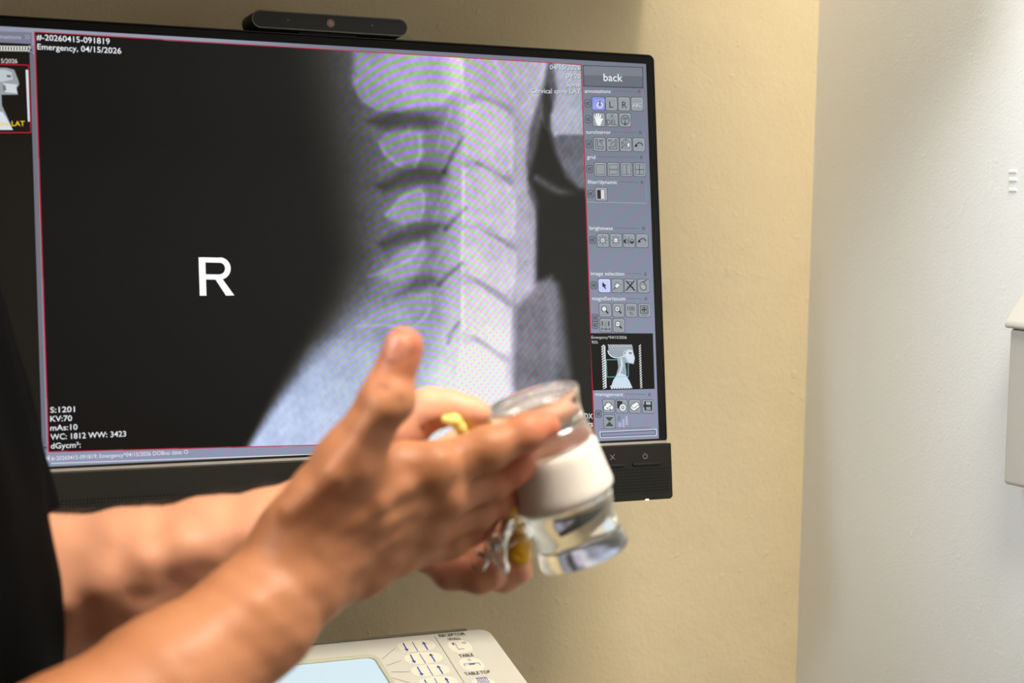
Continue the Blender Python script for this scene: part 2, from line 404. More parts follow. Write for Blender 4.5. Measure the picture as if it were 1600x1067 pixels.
# low-frequency mottling
def lowf(sc, seed):
    r = np.random.default_rng(seed); a = np.zeros(PX.shape)
    for _ in range(10):
        th = r.uniform(0, 6.28); fr = r.uniform(.5, 1.5) / sc; a += np.sin(2 * math.pi * fr * (PX * math.cos(th) + PY * math.sin(th)) + r.uniform(0, 6.28))
    return a / 10 ** .5
lit = smooth(25, 110, L)
L = L + lit * (5 * lowf(60, 1) + 4 * lowf(20, 2) + 2.5 * lowf(9, 3)) + lit * 1.6 * NZ
L = np.clip(L, 7, 235)
# interference fringes of the panel
cx = 668 - (PY - 250) * 0.05
k1 = np.interp(PY, [80, 250, 400, 560, 700], [1 / 14.0, 1 / 14.5, 1 / 12.0, 1 / 9.5, 1 / 8.5])
dk = (PY - 250)
ph1 = 2 * np.pi * (np.interp(PY, np.arange(60, 721, 20), np.concatenate([[0], np.cumsum(np.interp(np.arange(80, 721, 20), [80, 250, 400, 560, 700], [1 / 14.0, 1 / 14.5, 1 / 12.0, 1 / 9.5, 1 / 8.5]) * 20)]))
                   - 0.00030 * (PX - cx) ** 2 * (1 + 0.0011 * (PY - 250)))
s1 = np.sin(ph1)
ph2 = 2 * np.pi * ((PX * 0.80 + PY * 0.60) / 7.6 + 0.00008 * (PX - 800) ** 2)
s2 = np.sin(ph2)
amp1 = smooth(24, 70, L) * np.interp(PX, [430, 520, 600, 760, 860, 910], [0.06, 0.14, 0.17, 0.12, 0.05, 0.02]) * np.interp(PY, [70, 520, 700], [1, 0.85, 0.45])
amp1 = 1.35 * amp1 * np.interp(PX - PY * 0.2, [300, 420], [0.45, 1])
amp2 = lit * np.interp(PX, [640, 720, 900], [0.0, 0.10, 0.12])
tint = np.stack([1.0 - 0.01 * lit, 1.0 + 0.01 * lit, 1.0 + 0.11 * lit], -1)
warm = np.stack([np.ones_like(L) * 1.02, np.ones_like(L) * 0.98, np.ones_like(L) * 0.92], -1)  # brownish room reflection in the blacks, put into the glow colour
shoulder = smooth(430, 620, PY) * smooth(720, 600, PX)
C = L[..., None] * (warm * (1 - lit[..., None]) + tint * lit[..., None])
C = C * (1 + shoulder[..., None] * lit[..., None] * np.array([-0.06, -0.01, 0.05]))
C[..., 0] *= 1 + lit * 0.05 * smooth(660, 760, PX) * smooth(900, 820, PX) + amp1 * s1 * 0.7 - amp2 * s2 * 1.1
C[..., 1] *= 1 - amp1 * s1 * 0.7 + amp2 * s2 * 0.8
C[..., 2] *= 1 + amp1 * s1 * 2.0 + amp2 * s2 * 0.6
C = np.clip(C, 0, 250)
# layout of the window: grey frame, left thumbnail column, image area, tool column
def side(p, q): return (q[0] - p[0]) * (PY - p[1]) - (q[1] - p[1]) * (PX - p[0])
inside_img = (side((54, 50), (908, 101)) > 0) & (side((54, 50), (76, 706)) < 0) & (side((908, 101), (928.5, 686)) > 0) & (side((76, 706), (928, 685)) < 0)
grey = np.stack([curve([50, 300, 600], [118, 125, 142], PY), curve([50, 300, 600], [122, 132, 147], PY), curve([50, 300, 600], [138, 148, 172], PY)], -1)
grey = grey * (1 + 0.25 * smooth(560, 300, PX)[..., None] * smooth(120, 60, PY)[..., None])
ptn = 1 + 0.035 * np.sin(2 * np.pi * (PX + PY * 0.9) / 34)[..., None] * np.array([1, -0.6, 0.2])
grey = grey * ptn
pic = np.where(inside_img[..., None], C, grey)
leftcol = (side((49, 68), (68, 703)) > 0) & (PY > 66 + 0.057 * (PX)) & (side((0, 706), (80, 704)) < 0)
pic = np.where(leftcol[..., None], np.array([24, 20, 15.0]) * np.ones_like(pic), pic)
GL = lin(pic)
idx = np.arange(nx * ny).reshape(ny, nx)
Q = np.stack([idx[:-1, :-1], idx[1:, :-1], idx[1:, 1:], idx[:-1, 1:]], -1).reshape(-1, 4)
SV = np.stack([U.ravel(), np.full(U.size, 0.0), -Vv.ravel()], -1)
screen_m = emit_attr_mat('lit_screen')
display = fast_mesh('display', SV, Q, screen_m, monitor, smooth=False)
ca = display.data.color_attributes.new('glow', 'FLOAT_COLOR', 'POINT')
ca.data.foreach_set('color', np.c_[GL.reshape(-1, 3), np.ones(nx * ny)].astype(np.float32).ravel())
tag(display, 'lit display with a side view x-ray of the neck')

# ---- flat print painted on a plane: polygons, strokes and text placed through the plane's own mapping
_fc = {}
def text_geo(s, bold=0.0):
    key = (s, bold)
    if key in _fc: return _fc[key]
    cu = bpy.data.curves.new('t', 'FONT'); cu.body = s; cu.size = 1.0; cu.offset = bold; cu.resolution_u = 3
    o_ = bpy.data.objects.new('t', cu); COL.objects.link(o_)
    dg = bpy.context.evaluated_depsgraph_get(); dg.update(); me = bpy.data.meshes.new_from_object(o_.evaluated_get(dg))
    V = np.array([v.co[:2] for v in me.vertices]); Fc = [tuple(p.vertices) for p in me.polygons]
    bpy.data.objects.remove(o_); bpy.data.curves.remove(cu); bpy.data.meshes.remove(me)
    _fc[key] = (V, Fc); return V, Fc
CAPH = text_geo('H')[0][:, 1].max()
class Print:
    def __init__(s, mapper, lift=0.03, out=None): s.map = mapper; s.V = []; s.F = []; s.C = []; s.lift = lift; s.out = out
    def poly(s, P, col, layer):
        b = len(s.V)
        for p in P: s.V.append(s.map(p[0], p[1], s.lift * layer))
        s.F.append(tuple(range(b, b + len(P)))); s.C.append(col)
    def seg(s, a, b, wd_, col, layer):
        a = np.array(a, float); b = np.array(b, float); d = b - a; Ln = np.linalg.norm(d)
        if Ln < 1e-6: return
        n = np.array([-d[1], d[0]]) / Ln * wd_ / 2; s.poly([a - n, b - n, b + n, a + n], col, layer)
    def path(s, P, wd_, col, layer, closed=False):
        P = list(P); P = P + [P[0]] if closed else P
        for a, b in zip(P[:-1], P[1:]): s.seg(a, b, wd_, col, layer)
    def circ(s, c, rx, ry, wd_, col, layer, a0=0, a1=360, rot=0):
        n = max(6, int(abs(a1 - a0) / 24)); cr, sr = math.cos(rot), math.sin(rot); P = []
        for i in range(n + 1):
            t = math.radians(a0 + (a1 - a0) * i / n); x = rx * math.cos(t); y = ry * math.sin(t)
            P.append((c[0] + x * cr - y * sr, c[1] + x * sr + y * cr))
        if wd_: s.path(P, wd_, col, layer)
        else: s.poly(P[:-1] if abs(a1 - a0) >= 360 else P, col, layer)
    def text(s, t, p0, p1, cap, col, layer, bold=0.0, up=None):
        V, Fc = text_geo(t, bold); x0, x1 = V[:, 0].min(), V[:, 0].max()
        p0 = np.array(p0, float); p1 = np.array(p1, float); d = p1 - p0
        if up is None: up = np.array([-0.034, -1.0])
        b = len(s.V)
        for (x, y) in V:
            q = p0 + d * (x - x0) / (x1 - x0) + np.array(up) * y / CAPH * cap
            s.V.append(s.map(q[0], q[1], s.lift * layer))
        for f in Fc: s.F.append(tuple(i + b for i in f)); s.C.append(col)
    def build(s, name, m, parent):
        o_ = mesh_obj(name, s.V, s.F, m, parent); me = o_.data
        at = me.color_attributes.new('glow', 'FLOAT_COLOR', 'CORNER'); arr = []
        for f, c in zip(s.F, s.C): arr += [(*lin(c), 1.0)] * len(f)
        # polygons keep their order in from_pydata
        at.data.foreach_set('color', np.array(arr, np.float32).ravel()); return o_
def scr_map(px, py, lift):
    u_, v_ = p2s(px, py); return (u_, -0.05 - lift, -v_)
Wt = (236, 238, 242); Gt = (205, 210, 220); Dk = (32, 34, 40); Rd = (190, 28, 52)
lt = Print(scr_map)
lt.text('#-20260415-091819', (57, 62.3), (171.5, 69.2), 8.8, Wt, 6, 0.008)
lt.build('text_line', screen_m, display)
lt = Print(scr_map)
lt.text('Emergency, 04/15/2026', (58.5, 77.2), (189.5, 84), 8.8, Wt, 6, 0.008)
lt.build('text_line', screen_m, display)
lt = Print(scr_map)
lt.text('5/2026', (1.5, 98.5), (27, 98.8), 6.5, (225, 225, 225), 6)
lt.build('text_line', screen_m, display)
lt = Print(scr_map)
lt.text('S:1201', (78.5, 644.8), (117, 643.5), 8.6, Wt, 6, 0.008)
lt.build('text_line', screen_m, display)
lt = Print(scr_map)
lt.text('KV:70', (78.5, 658.8), (112.5, 657.5), 8.6, Wt, 6, 0.008)
lt.build('text_line', screen_m, display)
lt = Print(scr_map)
lt.text('mAs:10', (78.5, 672.8), (121, 671.2), 8.6, Wt, 6, 0.008)
lt.build('text_line', screen_m, display)
lt = Print(scr_map)
lt.text('WC: 1812 WW: 3423', (79, 687), (197, 681.8), 8.6, Wt, 6, 0.008)
lt.build('text_line', screen_m, display)
lt = Print(scr_map)
lt.text('dGycm²:', (79.5, 701), (126, 699), 8.6, Wt, 6, 0.008)
lt.build('text_line', screen_m, display)
lt = Print(scr_map)
lt.text('#-20260415-091819; Emergency^04/15/2026 DOBno date; O', (80, 719.3), (294, 708.8), 6.2, (225, 228, 240), 6, 0.004)
lt.build('text_line', screen_m, display)
lt = Print(scr_map)
lt.poly([(310, 402), (320.5, 402), (322.5, 462), (312, 462)], (255, 255, 255), 6)
# big side marker letter
lt.poly([(318, 402), (343, 402.5), (343, 410.5), (318, 410)], (255, 255, 255), 6)
lt.poly([(319, 428.5), (343, 428.8), (343, 437), (319, 436.6)], (255, 255, 255), 6)
for k in range(14):
    t0, t1 = math.radians(-90 + 180 * k / 14), math.radians(-90 + 180 * (k + 1) / 14)
    lt.poly([(343 + 17.4 * math.cos(t0), 419.6 + 17.5 * math.sin(t0)), (343 + 17.4 * math.cos(t1), 419.6 + 17.5 * math.sin(t1)), (343 + 8.4 * math.cos(t1), 419.5 + 9 * math.sin(t1)), (343 + 8.4 * math.cos(t0), 419.5 + 9 * math.sin(t0))], (255, 255, 255), 7)
lt.poly([(336, 436), (346.5, 434.5), (366, 461.5), (353, 462)], (255, 255, 255), 6)
lt.build('side_marker_letter', screen_m, display)
for (t, x0, x1, y) in (('04/15/2026', 859, 907, 108.5), ('09:20', 884.5, 907, 121.8), ('Spine', 885, 906.5, 135), ('Cervical spine LAT', 829.5, 907, 145.5)):
    lt = Print(scr_map)
    lt.text(t, (x0 + .7, y + .9), (x1 + .7, y + 1.7), 7.2, (70, 80, 90), 5)
    lt.text(t, (x0, y), (x1, y + 0.9), 7.2, (222, 232, 238), 6)
    lt.build('text_line', screen_m, display)
lt = Print(scr_map)
lt.text('DX', (913, 654), (926, 654.4), 8.2, Wt, 6, 0.005)
lt.build('text_line', screen_m, display)
lt = Print(scr_map)
lt.text('ers', (912.5, 666), (926.5, 666.3), 8.2, Wt, 6, 0.005)
lt.build('text_line', screen_m, display)
# left column
lc = Print(scr_map)
lc.poly([(-60, 47), (50, 50.5), (50.5, 68.5), (-60, 64)], (122, 122, 142), 1)
lc.text('inations', (0, 60.2), (33, 61.3), 6, (185, 187, 200), 3)
for dx in (0, 4.2): lc.path([(39 + dx, 54.5), (42.5 + dx, 58), (39 + dx, 61.5)], 0.9, (170, 172, 188), 3)
for k in range(16):
    x = -22 + k * 4.4; lc.circ((x, 75.5 + 0.02 * x), 2.9, 3.6, 1.3, (232, 232, 226), 3)
lc.poly([(46, 79.5), (50.5, 79.8), (48, 75)], (30, 30, 35), 4); lc.poly([(45, 70.5), (53, 71), (53.4, 83), (45.2, 82.5)], (128, 128, 142), 2)
lc.poly([(46.2, 84), (53.5, 84.4), (73, 704), (66, 704)], (112, 112, 124), 2)
lc.path([(-90, 98), (44.3, 101.8), (48.2, 207.2), (-90, 207.5)], 1.4, Rd, 4)
lc.text('ine LAT', (0, 197), (38.8, 196.8), 7.6, (240, 200, 40), 5, 0.01)
lc.poly([(40, 109), (44, 109.4), (46.5, 190), (43.6, 190)], (215, 222, 232), 3)
lc.poly([(-60, 105), (10, 106), (22, 109), (28, 124), (30, 132), (26, 138), (28, 148), (2, 148), (3, 165), (10, 180), (20, 203), (-60, 203)], (150, 158, 162), 3)
lc.poly([(-40, 108), (8, 109), (18, 113), (20, 124), (4, 128), (-40, 124)], (190, 198, 202), 4)
lc.poly([(5, 130), (27, 132), (25, 137), (27, 146), (8, 144)], (205, 212, 216), 4)
lc.poly([(-40, 170), (4, 175), (12, 188), (20, 203), (-40, 203)], (212, 222, 232), 4)
lc.poly([(10, 117), (17, 117.5), (17, 121), (11, 121)], (96, 100, 102), 5); lc.poly([(4, 133), (8, 133), (10, 141), (5, 142)], (110, 116, 118), 5)
lc.poly([(68, 711), (78, 710.6), (78.4, 722.4), (68.4, 723)], (165, 170, 190), 3); lc.poly([(59, 711), (69, 710.8), (69, 719), (60, 719.5)], (90, 92, 108), 3)
lc.poly([(69, 714), (77, 713.6), (77, 719), (69, 719.3)], (225, 228, 238), 4)
lc.poly([(66, 694), (74.5, 694), (75, 704), (66.5, 704)], (128, 128, 142), 3); lc.poly([(69, 698), (73, 698), (71, 701.5)], (25, 25, 30), 4)
lc.build('thumbnail_column', screen_m, display)
# red frame and window lines
rf = Print(scr_map)
rf.path([(54, 50), (908, 101)], 1.3, Rd, 2); rf.path([(908, 101), (928.5, 686)], 1.5, Rd, 2)
rf.path([(54, 50), (76, 706)], 1.8, Rd, 2); rf.path([(76, 706), (928, 684.5)], 1.5, Rd, 2)
rf.path([(80, 724), (928, 694.5)], 1.2, (225, 228, 238), 2); rf.path([(60, 731), (1029, 687)], 0.8, (96, 98, 112), 2)
rf.build('image_outline', screen_m, display)
# tool column
tp = Print(scr_map)
SL = np.array([0.034, 1.0])
def shade(c, k): return tuple(min(255, x * k) for x in c)
def button(x0, x1, y0, y1, c=(146, 152, 160), rim=(66, 74, 82)):
    xs = lambda x, y: x + 0.034 * (y - y0)
    def rr(e):
        pts = rrect(x0 - e, x1 + e, y0 - e, y1 + e, 2.2 + e * .5, 3); return [(xs(x, y), y + 0.02 * (x - x0)) for (x, y) in pts]
    tp.poly(rr(0.9), rim, 2); tp.poly(rr(0), shade(c, 1.12), 3)
    pts = rrect(x0 + 1.1, x1 - 1.1, y0 + 1.6, y1 - 0.9, 1.6, 3); tp.poly([(xs(x, y), y + 0.02 * (x - x0)) for (x, y) in pts], c, 4)
def chev(x, y):
    button(x - 4, x + 4.2, y - 5, y + 5, (120, 128, 138), (52, 58, 66))
    for d in (0, 3): tp.path([(x + d, y - 3), (x - 2.6 + d, y), (x + d, y + 3)], 0.9, (28, 30, 34), 6)
def head(t, x0, x1, y, xe, cap=5.6):
    tp.text(t, (x0, y), (x1, y + 0.5), cap, (232, 236, 242), 6, 0.003)
    tp.seg((x1 + 3, y - 3), (xe - 6, y - 2), 0.6, (92, 100, 110), 5)
    for d in (0, 2.6): tp.path([(xe - 1.8, y + 0.4 - d), (xe, y - 1.8 - d), (xe + 1.8, y + 0.4 - d)], 0.7, (45, 50, 58), 6)
    tp.seg((xe + 6, y - 2), (xe + 7, y + 25), 0.5, (150, 156, 164), 5)
K = Dk
tp.poly([(910.6, 101.6), (1004.5, 105), (1005.2, 138), (911.2, 135.2)], (58, 64, 74), 2)
tp.poly([(911.8, 102.8), (1003.3, 106), (1003.9, 119.5), (912.2, 117.5)], (122, 128, 140), 3)
tp.poly([(912.2, 117.5), (1003.9, 119.5), (1004, 136.5), (912.5, 134)], (104, 110, 121), 3)
tp.text('back', (943, 126.6), (972.5, 127.4), 11.6, (245, 247, 250), 6, 0.004)
head('annotations', 913.5, 954, 145, 998)
def row(y, xs, c0=920, first=None):
    for k, (a, b) in enumerate(xs):
        button(a, b, y - 10.3 + 0.2 * k, y + 10 + 0.2 * k, c=(first if (first and k == 0) else (150, 156, 163)))
    if c0: chev(c0, y - 0.5)
row(162, [(925, 944), (946.3, 963.5), (966, 983.3), (986.3, 1003.7)], 918, (132, 140, 216))
for k in range(8): tp.seg((926.5 + k * 2.2, 170), (926.5 + k * 2.2 + 3, 155), 0.5, (205, 210, 245), 5)
tp.circ((937, 164.5), 4.2, 4.2, 1.4, (238, 242, 250), 6); tp.seg((937, 157.5), (937, 164.5), 1.6, K, 7)
tp.text('L', (952, 168.3), (958, 168.3), 10, K, 6); tp.text('R', (972, 168.8), (979, 168.8), 10, K, 6)
tp.text('ABC', (987.5, 168), (1003, 168.4), 7.5, (60, 64, 70), 5, 0.02); tp.text('ABC', (987.8, 167.8), (1002.6, 168), 7.0, (215, 220, 225), 6)
row(187, [(926.5, 944.3), (947.3, 964.5), (967.5, 985)], 919)
for k, (a, b) in enumerate([((931, 186), (928.5, 180.5)), ((933, 184.5), (931.5, 177.5)), ((935.2, 184), (934.8, 177)), ((937.6, 184.6), (938.3, 179)), ((938.5, 189.5), (941.8, 185.5))]):
    tp.seg(a, b, 2.4, (240, 243, 246), 7); tp.seg(a, b, 3.4, (40, 44, 48), 6)
tp.poly([(929.5, 185), (939, 184), (940, 190), (938, 196), (933.5, 196.5), (930.5, 190.5)], (240, 243, 246), 7)
tp.text('X', (953, 184.2), (959, 184.3), 6.2, (70, 76, 84), 6); tp.text('DEL', (948.2, 195), (963.5, 195.5), 8, (58, 63, 72), 6)
tp.circ((976.5, 187.3), 6.7, 7.2, 1.1, (48, 52, 58), 6); tp.text('on', (972.5, 187.2), (980.5, 187.4), 5.6, K, 7, 0.01); tp.seg((976.5, 188.7), (976.7, 196.2), 1.5, K, 7)
head('turn/mirror', 915.5, 954, 209, 1000)
row(225.5, [(927.5, 945.3), (948, 966), (968.6, 985.8), (989, 1006.3)], 920)
tp.path([(930, 217.5), (932.8, 217.5), (933.3, 229), (942.5, 229), (942.5, 232.5), (930.4, 232.5)], 0.8, K, 6, True); tp.circ((935, 229), 6, 8, 0.9, K, 6, -80, -20); tp.text("90°", (936, 221.5), (944, 221.6), 3.6, K, 6)
tp.path([(963.5, 217.8), (960.8, 217.8), (960.9, 229.3), (951.6, 229.3), (951.6, 232.8), (963.6, 232.8)], 0.8, K, 6, True); tp.circ((960, 229), 6, 8, 0.9, K, 6, 200, 260); tp.text("90°", (949.5, 221.5), (957, 221.6), 3.6, K, 6)
tp.path([(971.5, 221), (976, 226.5), (971.5, 232)], 0.8, K, 6, True); tp.poly([(983.6, 221), (979, 226.5), (983.6, 232)], (240, 243, 246), 6); tp.path([(983.6, 221), (979, 226.5), (983.6, 232)], 0.8, K, 7, True)
tp.seg((977.5, 217), (977.7, 234), 0.6, K, 6); tp.circ((977.5, 221.5), 4.5, 4, 0.9, K, 6, 200, 330)
def undo(x, y):
    tp.circ((x + 1, y + 3), 5.2, 5.4, 1.5, K, 6, 190, 350); tp.poly([(x - 7, y + 4.6), (x - 5.2, y - 1), (x - 1.6, y + 3.2)], K, 6)
undo(998, 225.5)
head('grid', 917, 930, 248, 1001.5)
row(264.5, [(928.8, 946.6), (949.3, 966.6), (969.8, 987), (990, 1007.4)], 921)
tp.path([(931, 257), (944.6, 257.2), (945, 272.5), (931.4, 272.5)], 0.7, (70, 76, 84), 6, True)
for (x0, bars) in ((951.3, 'h'), (971.8, 'v'), (992, 'hv')):
    tp.path([(x0, 257), (x0 + 13.6, 257.2), (x0 + 14, 272.5), (x0 + .4, 272.5)], 0.7, (70, 76, 84), 6, True)
    if 'h' in bars: tp.seg((x0, 264.8), (x0 + 14, 265), 1.0, (60, 66, 74), 6)
    if 'v' in bars: tp.seg((x0 + 6.8, 257), (x0 + 7.1, 272.5), 1.0, (60, 66, 74), 6)
head('filter/dynamic', 918, 964, 287, 1003)
row(303.2, [(930.2, 947.8)], 922.5)
tp.poly([(932.8, 297), (938.6, 297), (939, 310.5), (933.2, 310.5)], (45, 46, 48), 6); tp.poly([(938.6, 297), (943.5, 297), (943.9, 310.5), (939, 310.5)], (228, 216, 222), 6)
tp.seg((917, 315.5), (1010.5, 317.5), 0.8, (168, 174, 180), 5)
head('brightness', 921, 957, 359, 1005)
row(375.5, [(933, 950.4), (953.3, 970.7), (973.8, 991), (994.2, 1011.4)], 925.5)
for x in (941.5, 962):
    for a in range(0, 360, 45): tp.seg((x + 4.6 * math.cos(math.radians(a)), 375.3 + 5 * math.sin(math.radians(a))), (x + 7.3 * math.cos(math.radians(a)), 375.3 + 7.8 * math.sin(math.radians(a))), 0.9, (45, 50, 58), 6)
    tp.circ((x, 375.3), 3.3, 3.6, 0, (240, 243, 246), 6); tp.circ((x, 375.3), 3.3, 3.6, 0.9, (45, 50, 58), 7); tp.seg((x - 1.8, 375.3), (x + 1.8, 375.3), 0.9, K, 8)
tp.seg((941.5, 373.5), (941.5, 377.2), 0.9, K, 8)
tp.circ((977.6, 377), 3, 3.2, 0, K, 6, 90, 270); tp.circ((977.6, 377), 3, 3.2, 0.8, K, 6); tp.seg((982.3, 371), (982.6, 382), 0.8, K, 6); tp.circ((987.2, 377.2), 3, 3.2, 0, K, 6, 0, 180); tp.circ((987.2, 377.2), 3, 3.2, 0.8, K, 6)
tp.text('L', (975, 371.6), (977, 371.6), 3, K, 6)
undo(1003, 375)
head('image selection', 923, 975, 430, 1008)
row(446.3, [(935, 953), (955.8, 972.8), (975.6, 993.2), (996.5, 1013.6)], 927.5, (196, 204, 250))
tp.poly([(940.8, 440.5), (941.2, 449.5), (943.2, 447.6), (945.3, 452), (946.8, 451.3), (944.9, 447), (947.3, 446.8)], (25, 26, 32), 7)
tp.poly([(963, 441), (969.5, 446), (966, 448), (963.5, 451), (959.5, 446.5), (962.5, 444.5)], (235, 238, 242), 6); tp.path([(963, 441), (969.5, 446), (966, 448), (963.5, 451), (959.5, 446.5), (962.5, 444.5)], 0.8, K, 7, True); tp.seg((961.5, 448.8), (957.8, 453), 1, K, 7)
tp.seg((977.5, 438.5), (991.8, 454.3), 1.8, K, 7); tp.seg((991, 438.5), (977.8, 454), 1.8, K, 7); tp.path([(981, 441), (985, 440), (988, 444), (984, 447)], 0.8, K, 6, True); tp.path([(980, 449), (988, 448), (990, 451)], 0.8, K, 6)
tp.circ((1004.5, 447.2), 4.6, 6.4, 0, (170, 176, 184), 6, rot=-0.35); tp.circ((1004.5, 447.2), 4.6, 6.4, 1.0, K, 7, rot=-0.35); tp.seg((1002, 444), (1007, 445), 0.8, K, 8); tp.path([(1004, 441), (1008, 438.5), (1010.5, 438)], 1.2, K, 7)
head('magnifier/zoom', 925, 977, 469, 1009)
row(484.3, [(936.3, 954.2), (957.4, 974.4), (977.4, 994.2), (997.8, 1014.8)], None)
row(508.2, [(937.5, 954.6), (958, 975)], 929.5); chev(929.5, 496.5)
def glass(x, y):
    tp.circ((x, y), 3.9, 4.4, 0, (226, 230, 236), 6); tp.circ((x, y), 3.9, 4.4, 1.0, K, 7); tp.seg((x + 2.8, y + 3.2), (x + 6.2, y + 7), 2.2, K, 7)
glass(943.8, 482.6); glass(964.3, 482.6); glass(965, 506.2)
tp.seg((962.3, 482.6), (966.3, 482.6), 0.9, K, 8); tp.seg((964.3, 480.5), (964.3, 484.7), 0.9, K, 8); tp.seg((963, 506.2), (967, 506.2), 0.9, K, 8)
tp.text('100', (980.3, 485), (991.6, 485.2), 6, K, 6); tp.text('%', (983.5, 492), (989, 492), 4.6, K, 6)
tp.path([(1000.2, 477.5), (1011.8, 477.7), (1012.2, 489.5), (1000.6, 489.3)], 0.9, K, 6, True); tp.poly([(1002.2, 479.5), (1010, 479.6), (1010.2, 487.6), (1002.4, 487.4)], (56, 60, 66), 6)
for (a, b) in (((1003, 480.3), (1005, 482.3)), ((1009.2, 480.3), (1007.2, 482.3)), ((1003.2, 486.8), (1005.1, 484.9)), ((1009.4, 486.8), (1007.4, 484.9))): tp.seg(a, b, 0.8, (225, 230, 235), 7)
tp.seg((1002, 492.3), (1011.5, 492.5), 0.6, K, 6)
tp.text('1:1', (940, 508.8), (952, 509), 6.6, (50, 55, 62), 6, 0.01); tp.seg((940, 514), (952.7, 514.2), 0.9, K, 6)
for x in (940, 946.3, 952.7): tp.seg((x, 511.8), (x + 0.1, 516.2), 0.8, K, 6)
# preview of the whole picture
tp.poly([(922, 520.5), (1020, 520.8), (1022.8, 607.5), (926.3, 610)], (18, 17, 15), 3)
tp.text('Emergency^04/15/2026', (924, 529), (979, 529.2), 4.2, (220, 222, 224), 6); tp.text('92%', (924.3, 536.6), (934, 536.8), 4.2, (220, 222, 224), 6)
def hatch(a, b, c, d, n, horiz=False):
    a, b, c, d = [np.array(p, float) for p in (a, b, c, d)]
    for k in range(n):
        t0, t1 = k / n, (k + 0.55) / n; sh = 0.9 / n
        P = [a + (d - a) * min(1, t0 + sh), b + (c - b) * t0, b + (c - b) * t1, a + (d - a) * min(1, t1 + sh)]
        tp.poly(P, (232, 234, 236), 5)
hatch((939.3, 538), (943.6, 538), (946.3, 608), (942, 608), 18); hatch((997.8, 537.5), (1001, 537.5), (1003.4, 607), (1000.2, 607), 18)
hatch((949, 541.6), (949, 538.2), (988, 538.4), (988, 541.6), 11); hatch((951.5, 608), (953, 602.6), (983, 602.6), (988, 607), 9)
tp.poly([(943.8, 540), (945.4, 540), (947.6, 606), (946, 606)], (225, 232, 240), 5)
tp.circ((965.5, 547.5), 15.5, 12.5, 0, (150, 160, 172), 4, 0, 180); tp.poly([(950, 541.5), (988, 541.5), (989.5, 551), (992, 560), (990, 569), (977, 566.5), (972, 560), (958, 556), (951, 548)], (158, 168, 180), 4)
tp.circ((964.5, 547.5), 15, 11.8, 1.4, (226, 234, 240), 5, 8, 180); tp.poly([(980, 546), (988, 547), (991, 558), (989.5, 567.5), (980, 565.5), (977, 556)], (214, 224, 232), 5)
tp.poly([(982, 550), (987, 550.5), (987, 553), (983, 553)], (110, 118, 128), 6); tp.circ((977, 553), 3, 5, 0.8, (232, 238, 242), 6)
tp.poly([(964, 557), (976, 561), (979, 584), (975, 590), (962, 588), (966, 574)], (150, 168, 178), 5)
tp.path([(970, 560), (972, 570), (969, 580), (966, 588)], 3.2, (208, 222, 230), 6)
tp.poly([(966, 582), (978, 586), (983, 595), (988, 606), (954, 606), (958, 594)], (205, 222, 236), 6)
tp.path([(947, 562), (981, 562), (981.7, 588.2), (948, 589)], 0.8, (120, 205, 205), 8, True)
head('management', 930, 973.5, 618.5, 1014.5)
row(634.3, [(942, 959.3), (962.3, 979.6), (983, 1000), (1003.6, 1020.4)], None); row(658.6, [(943.3, 960.2)], 934.8) if False else row(658.6, [(943.3, 960.2)], None)
chev(934.6, 646.5)
for (x, y, r) in ((947, 637, 3.6), (950.5, 633.5, 4.2), (954.3, 636.8, 3.6)): tp.circ((x, y), r + .9, r + .9, 0, K, 6); tp.circ((x, y), r, r, 0, (245, 247, 250), 7)
tp.poly([(946, 636), (955, 636), (955, 640.4), (946.5, 640.4)], (245, 247, 250), 8); tp.seg((948.3, 638), (953, 635), 0.7, K, 9); tp.seg((948.3, 638), (953, 639.4), 0.7, K, 9)
for (x, y) in ((948.3, 637.6), (953, 635), (953, 639.4)): tp.circ((x, y), 1, 1, 0, K, 9)
tp.poly([(963.5, 626), (972, 626.5), (972, 638), (964, 638)], (50, 52, 58), 6); tp.circ((972.8, 636.8), 5.4, 6, 0, (238, 240, 244), 7); tp.circ((972.8, 636.8), 5.4, 6, 0.8, K, 8); tp.circ((972.8, 636.8), 1.9, 2.1, 1.2, K, 8)
tp.poly([(984.6, 634), (994.5, 627.5), (999, 631.5), (999, 636), (990, 642.5), (985, 638)], (244, 246, 248), 6); tp.path([(984.6, 634), (994.5, 627.5), (999, 631.5), (999, 636), (990, 642.5), (985, 638)], 0.9, K, 7, True); tp.path([(985, 634), (990, 638), (999, 631.5)], 0.8, K, 7)
tp.poly([(1006.5, 626.6), (1018.6, 626.8), (1018.8, 641.6), (1006.9, 641.2)], (40, 42, 48), 6); tp.poly([(1009, 627.6), (1016.3, 627.8), (1016.4, 632.4), (1009.2, 632.3)], (176, 182, 190), 7); tp.poly([(1009.4, 635.6), (1016.4, 635.8), (1016.5, 640.6), (1009.5, 640.4)], (150, 156, 166), 7); tp.poly([(1004.8, 631), (1008.2, 634), (1004.9, 637)], K, 8)
tp.poly([(945.4, 651.6), (958.4, 651.8), (952, 658.4)], (70, 74, 80), 6); tp.poly([(945.6, 665.8), (958.6, 666), (952, 658.4)], (70, 74, 80), 6)
tp.poly([(965, 650), (969, 650), (969, 657), (965, 657)], (120, 128, 160), 3); tp.poly([(972, 655), (975.5, 655), (976, 667), (972.4, 667)], (176, 182, 206), 3); tp.poly([(977, 650), (980.4, 650), (981, 664), (977.6, 664)], (176, 182, 206), 3); tp.poly([(966, 660), (970.5, 660), (970.8, 667), (966.3, 667)], (172, 178, 204), 3)
tp.path([(937, 674.8), (1025.4, 670.4), (1025.8, 680.2), (938, 683.8)], 0.9, (232, 234, 244), 5, True); tp.path([(939, 676.6), (1023.6, 672.4), (1023.9, 678.6), (939.6, 682)], 1.0, (70, 76, 92), 5, True)
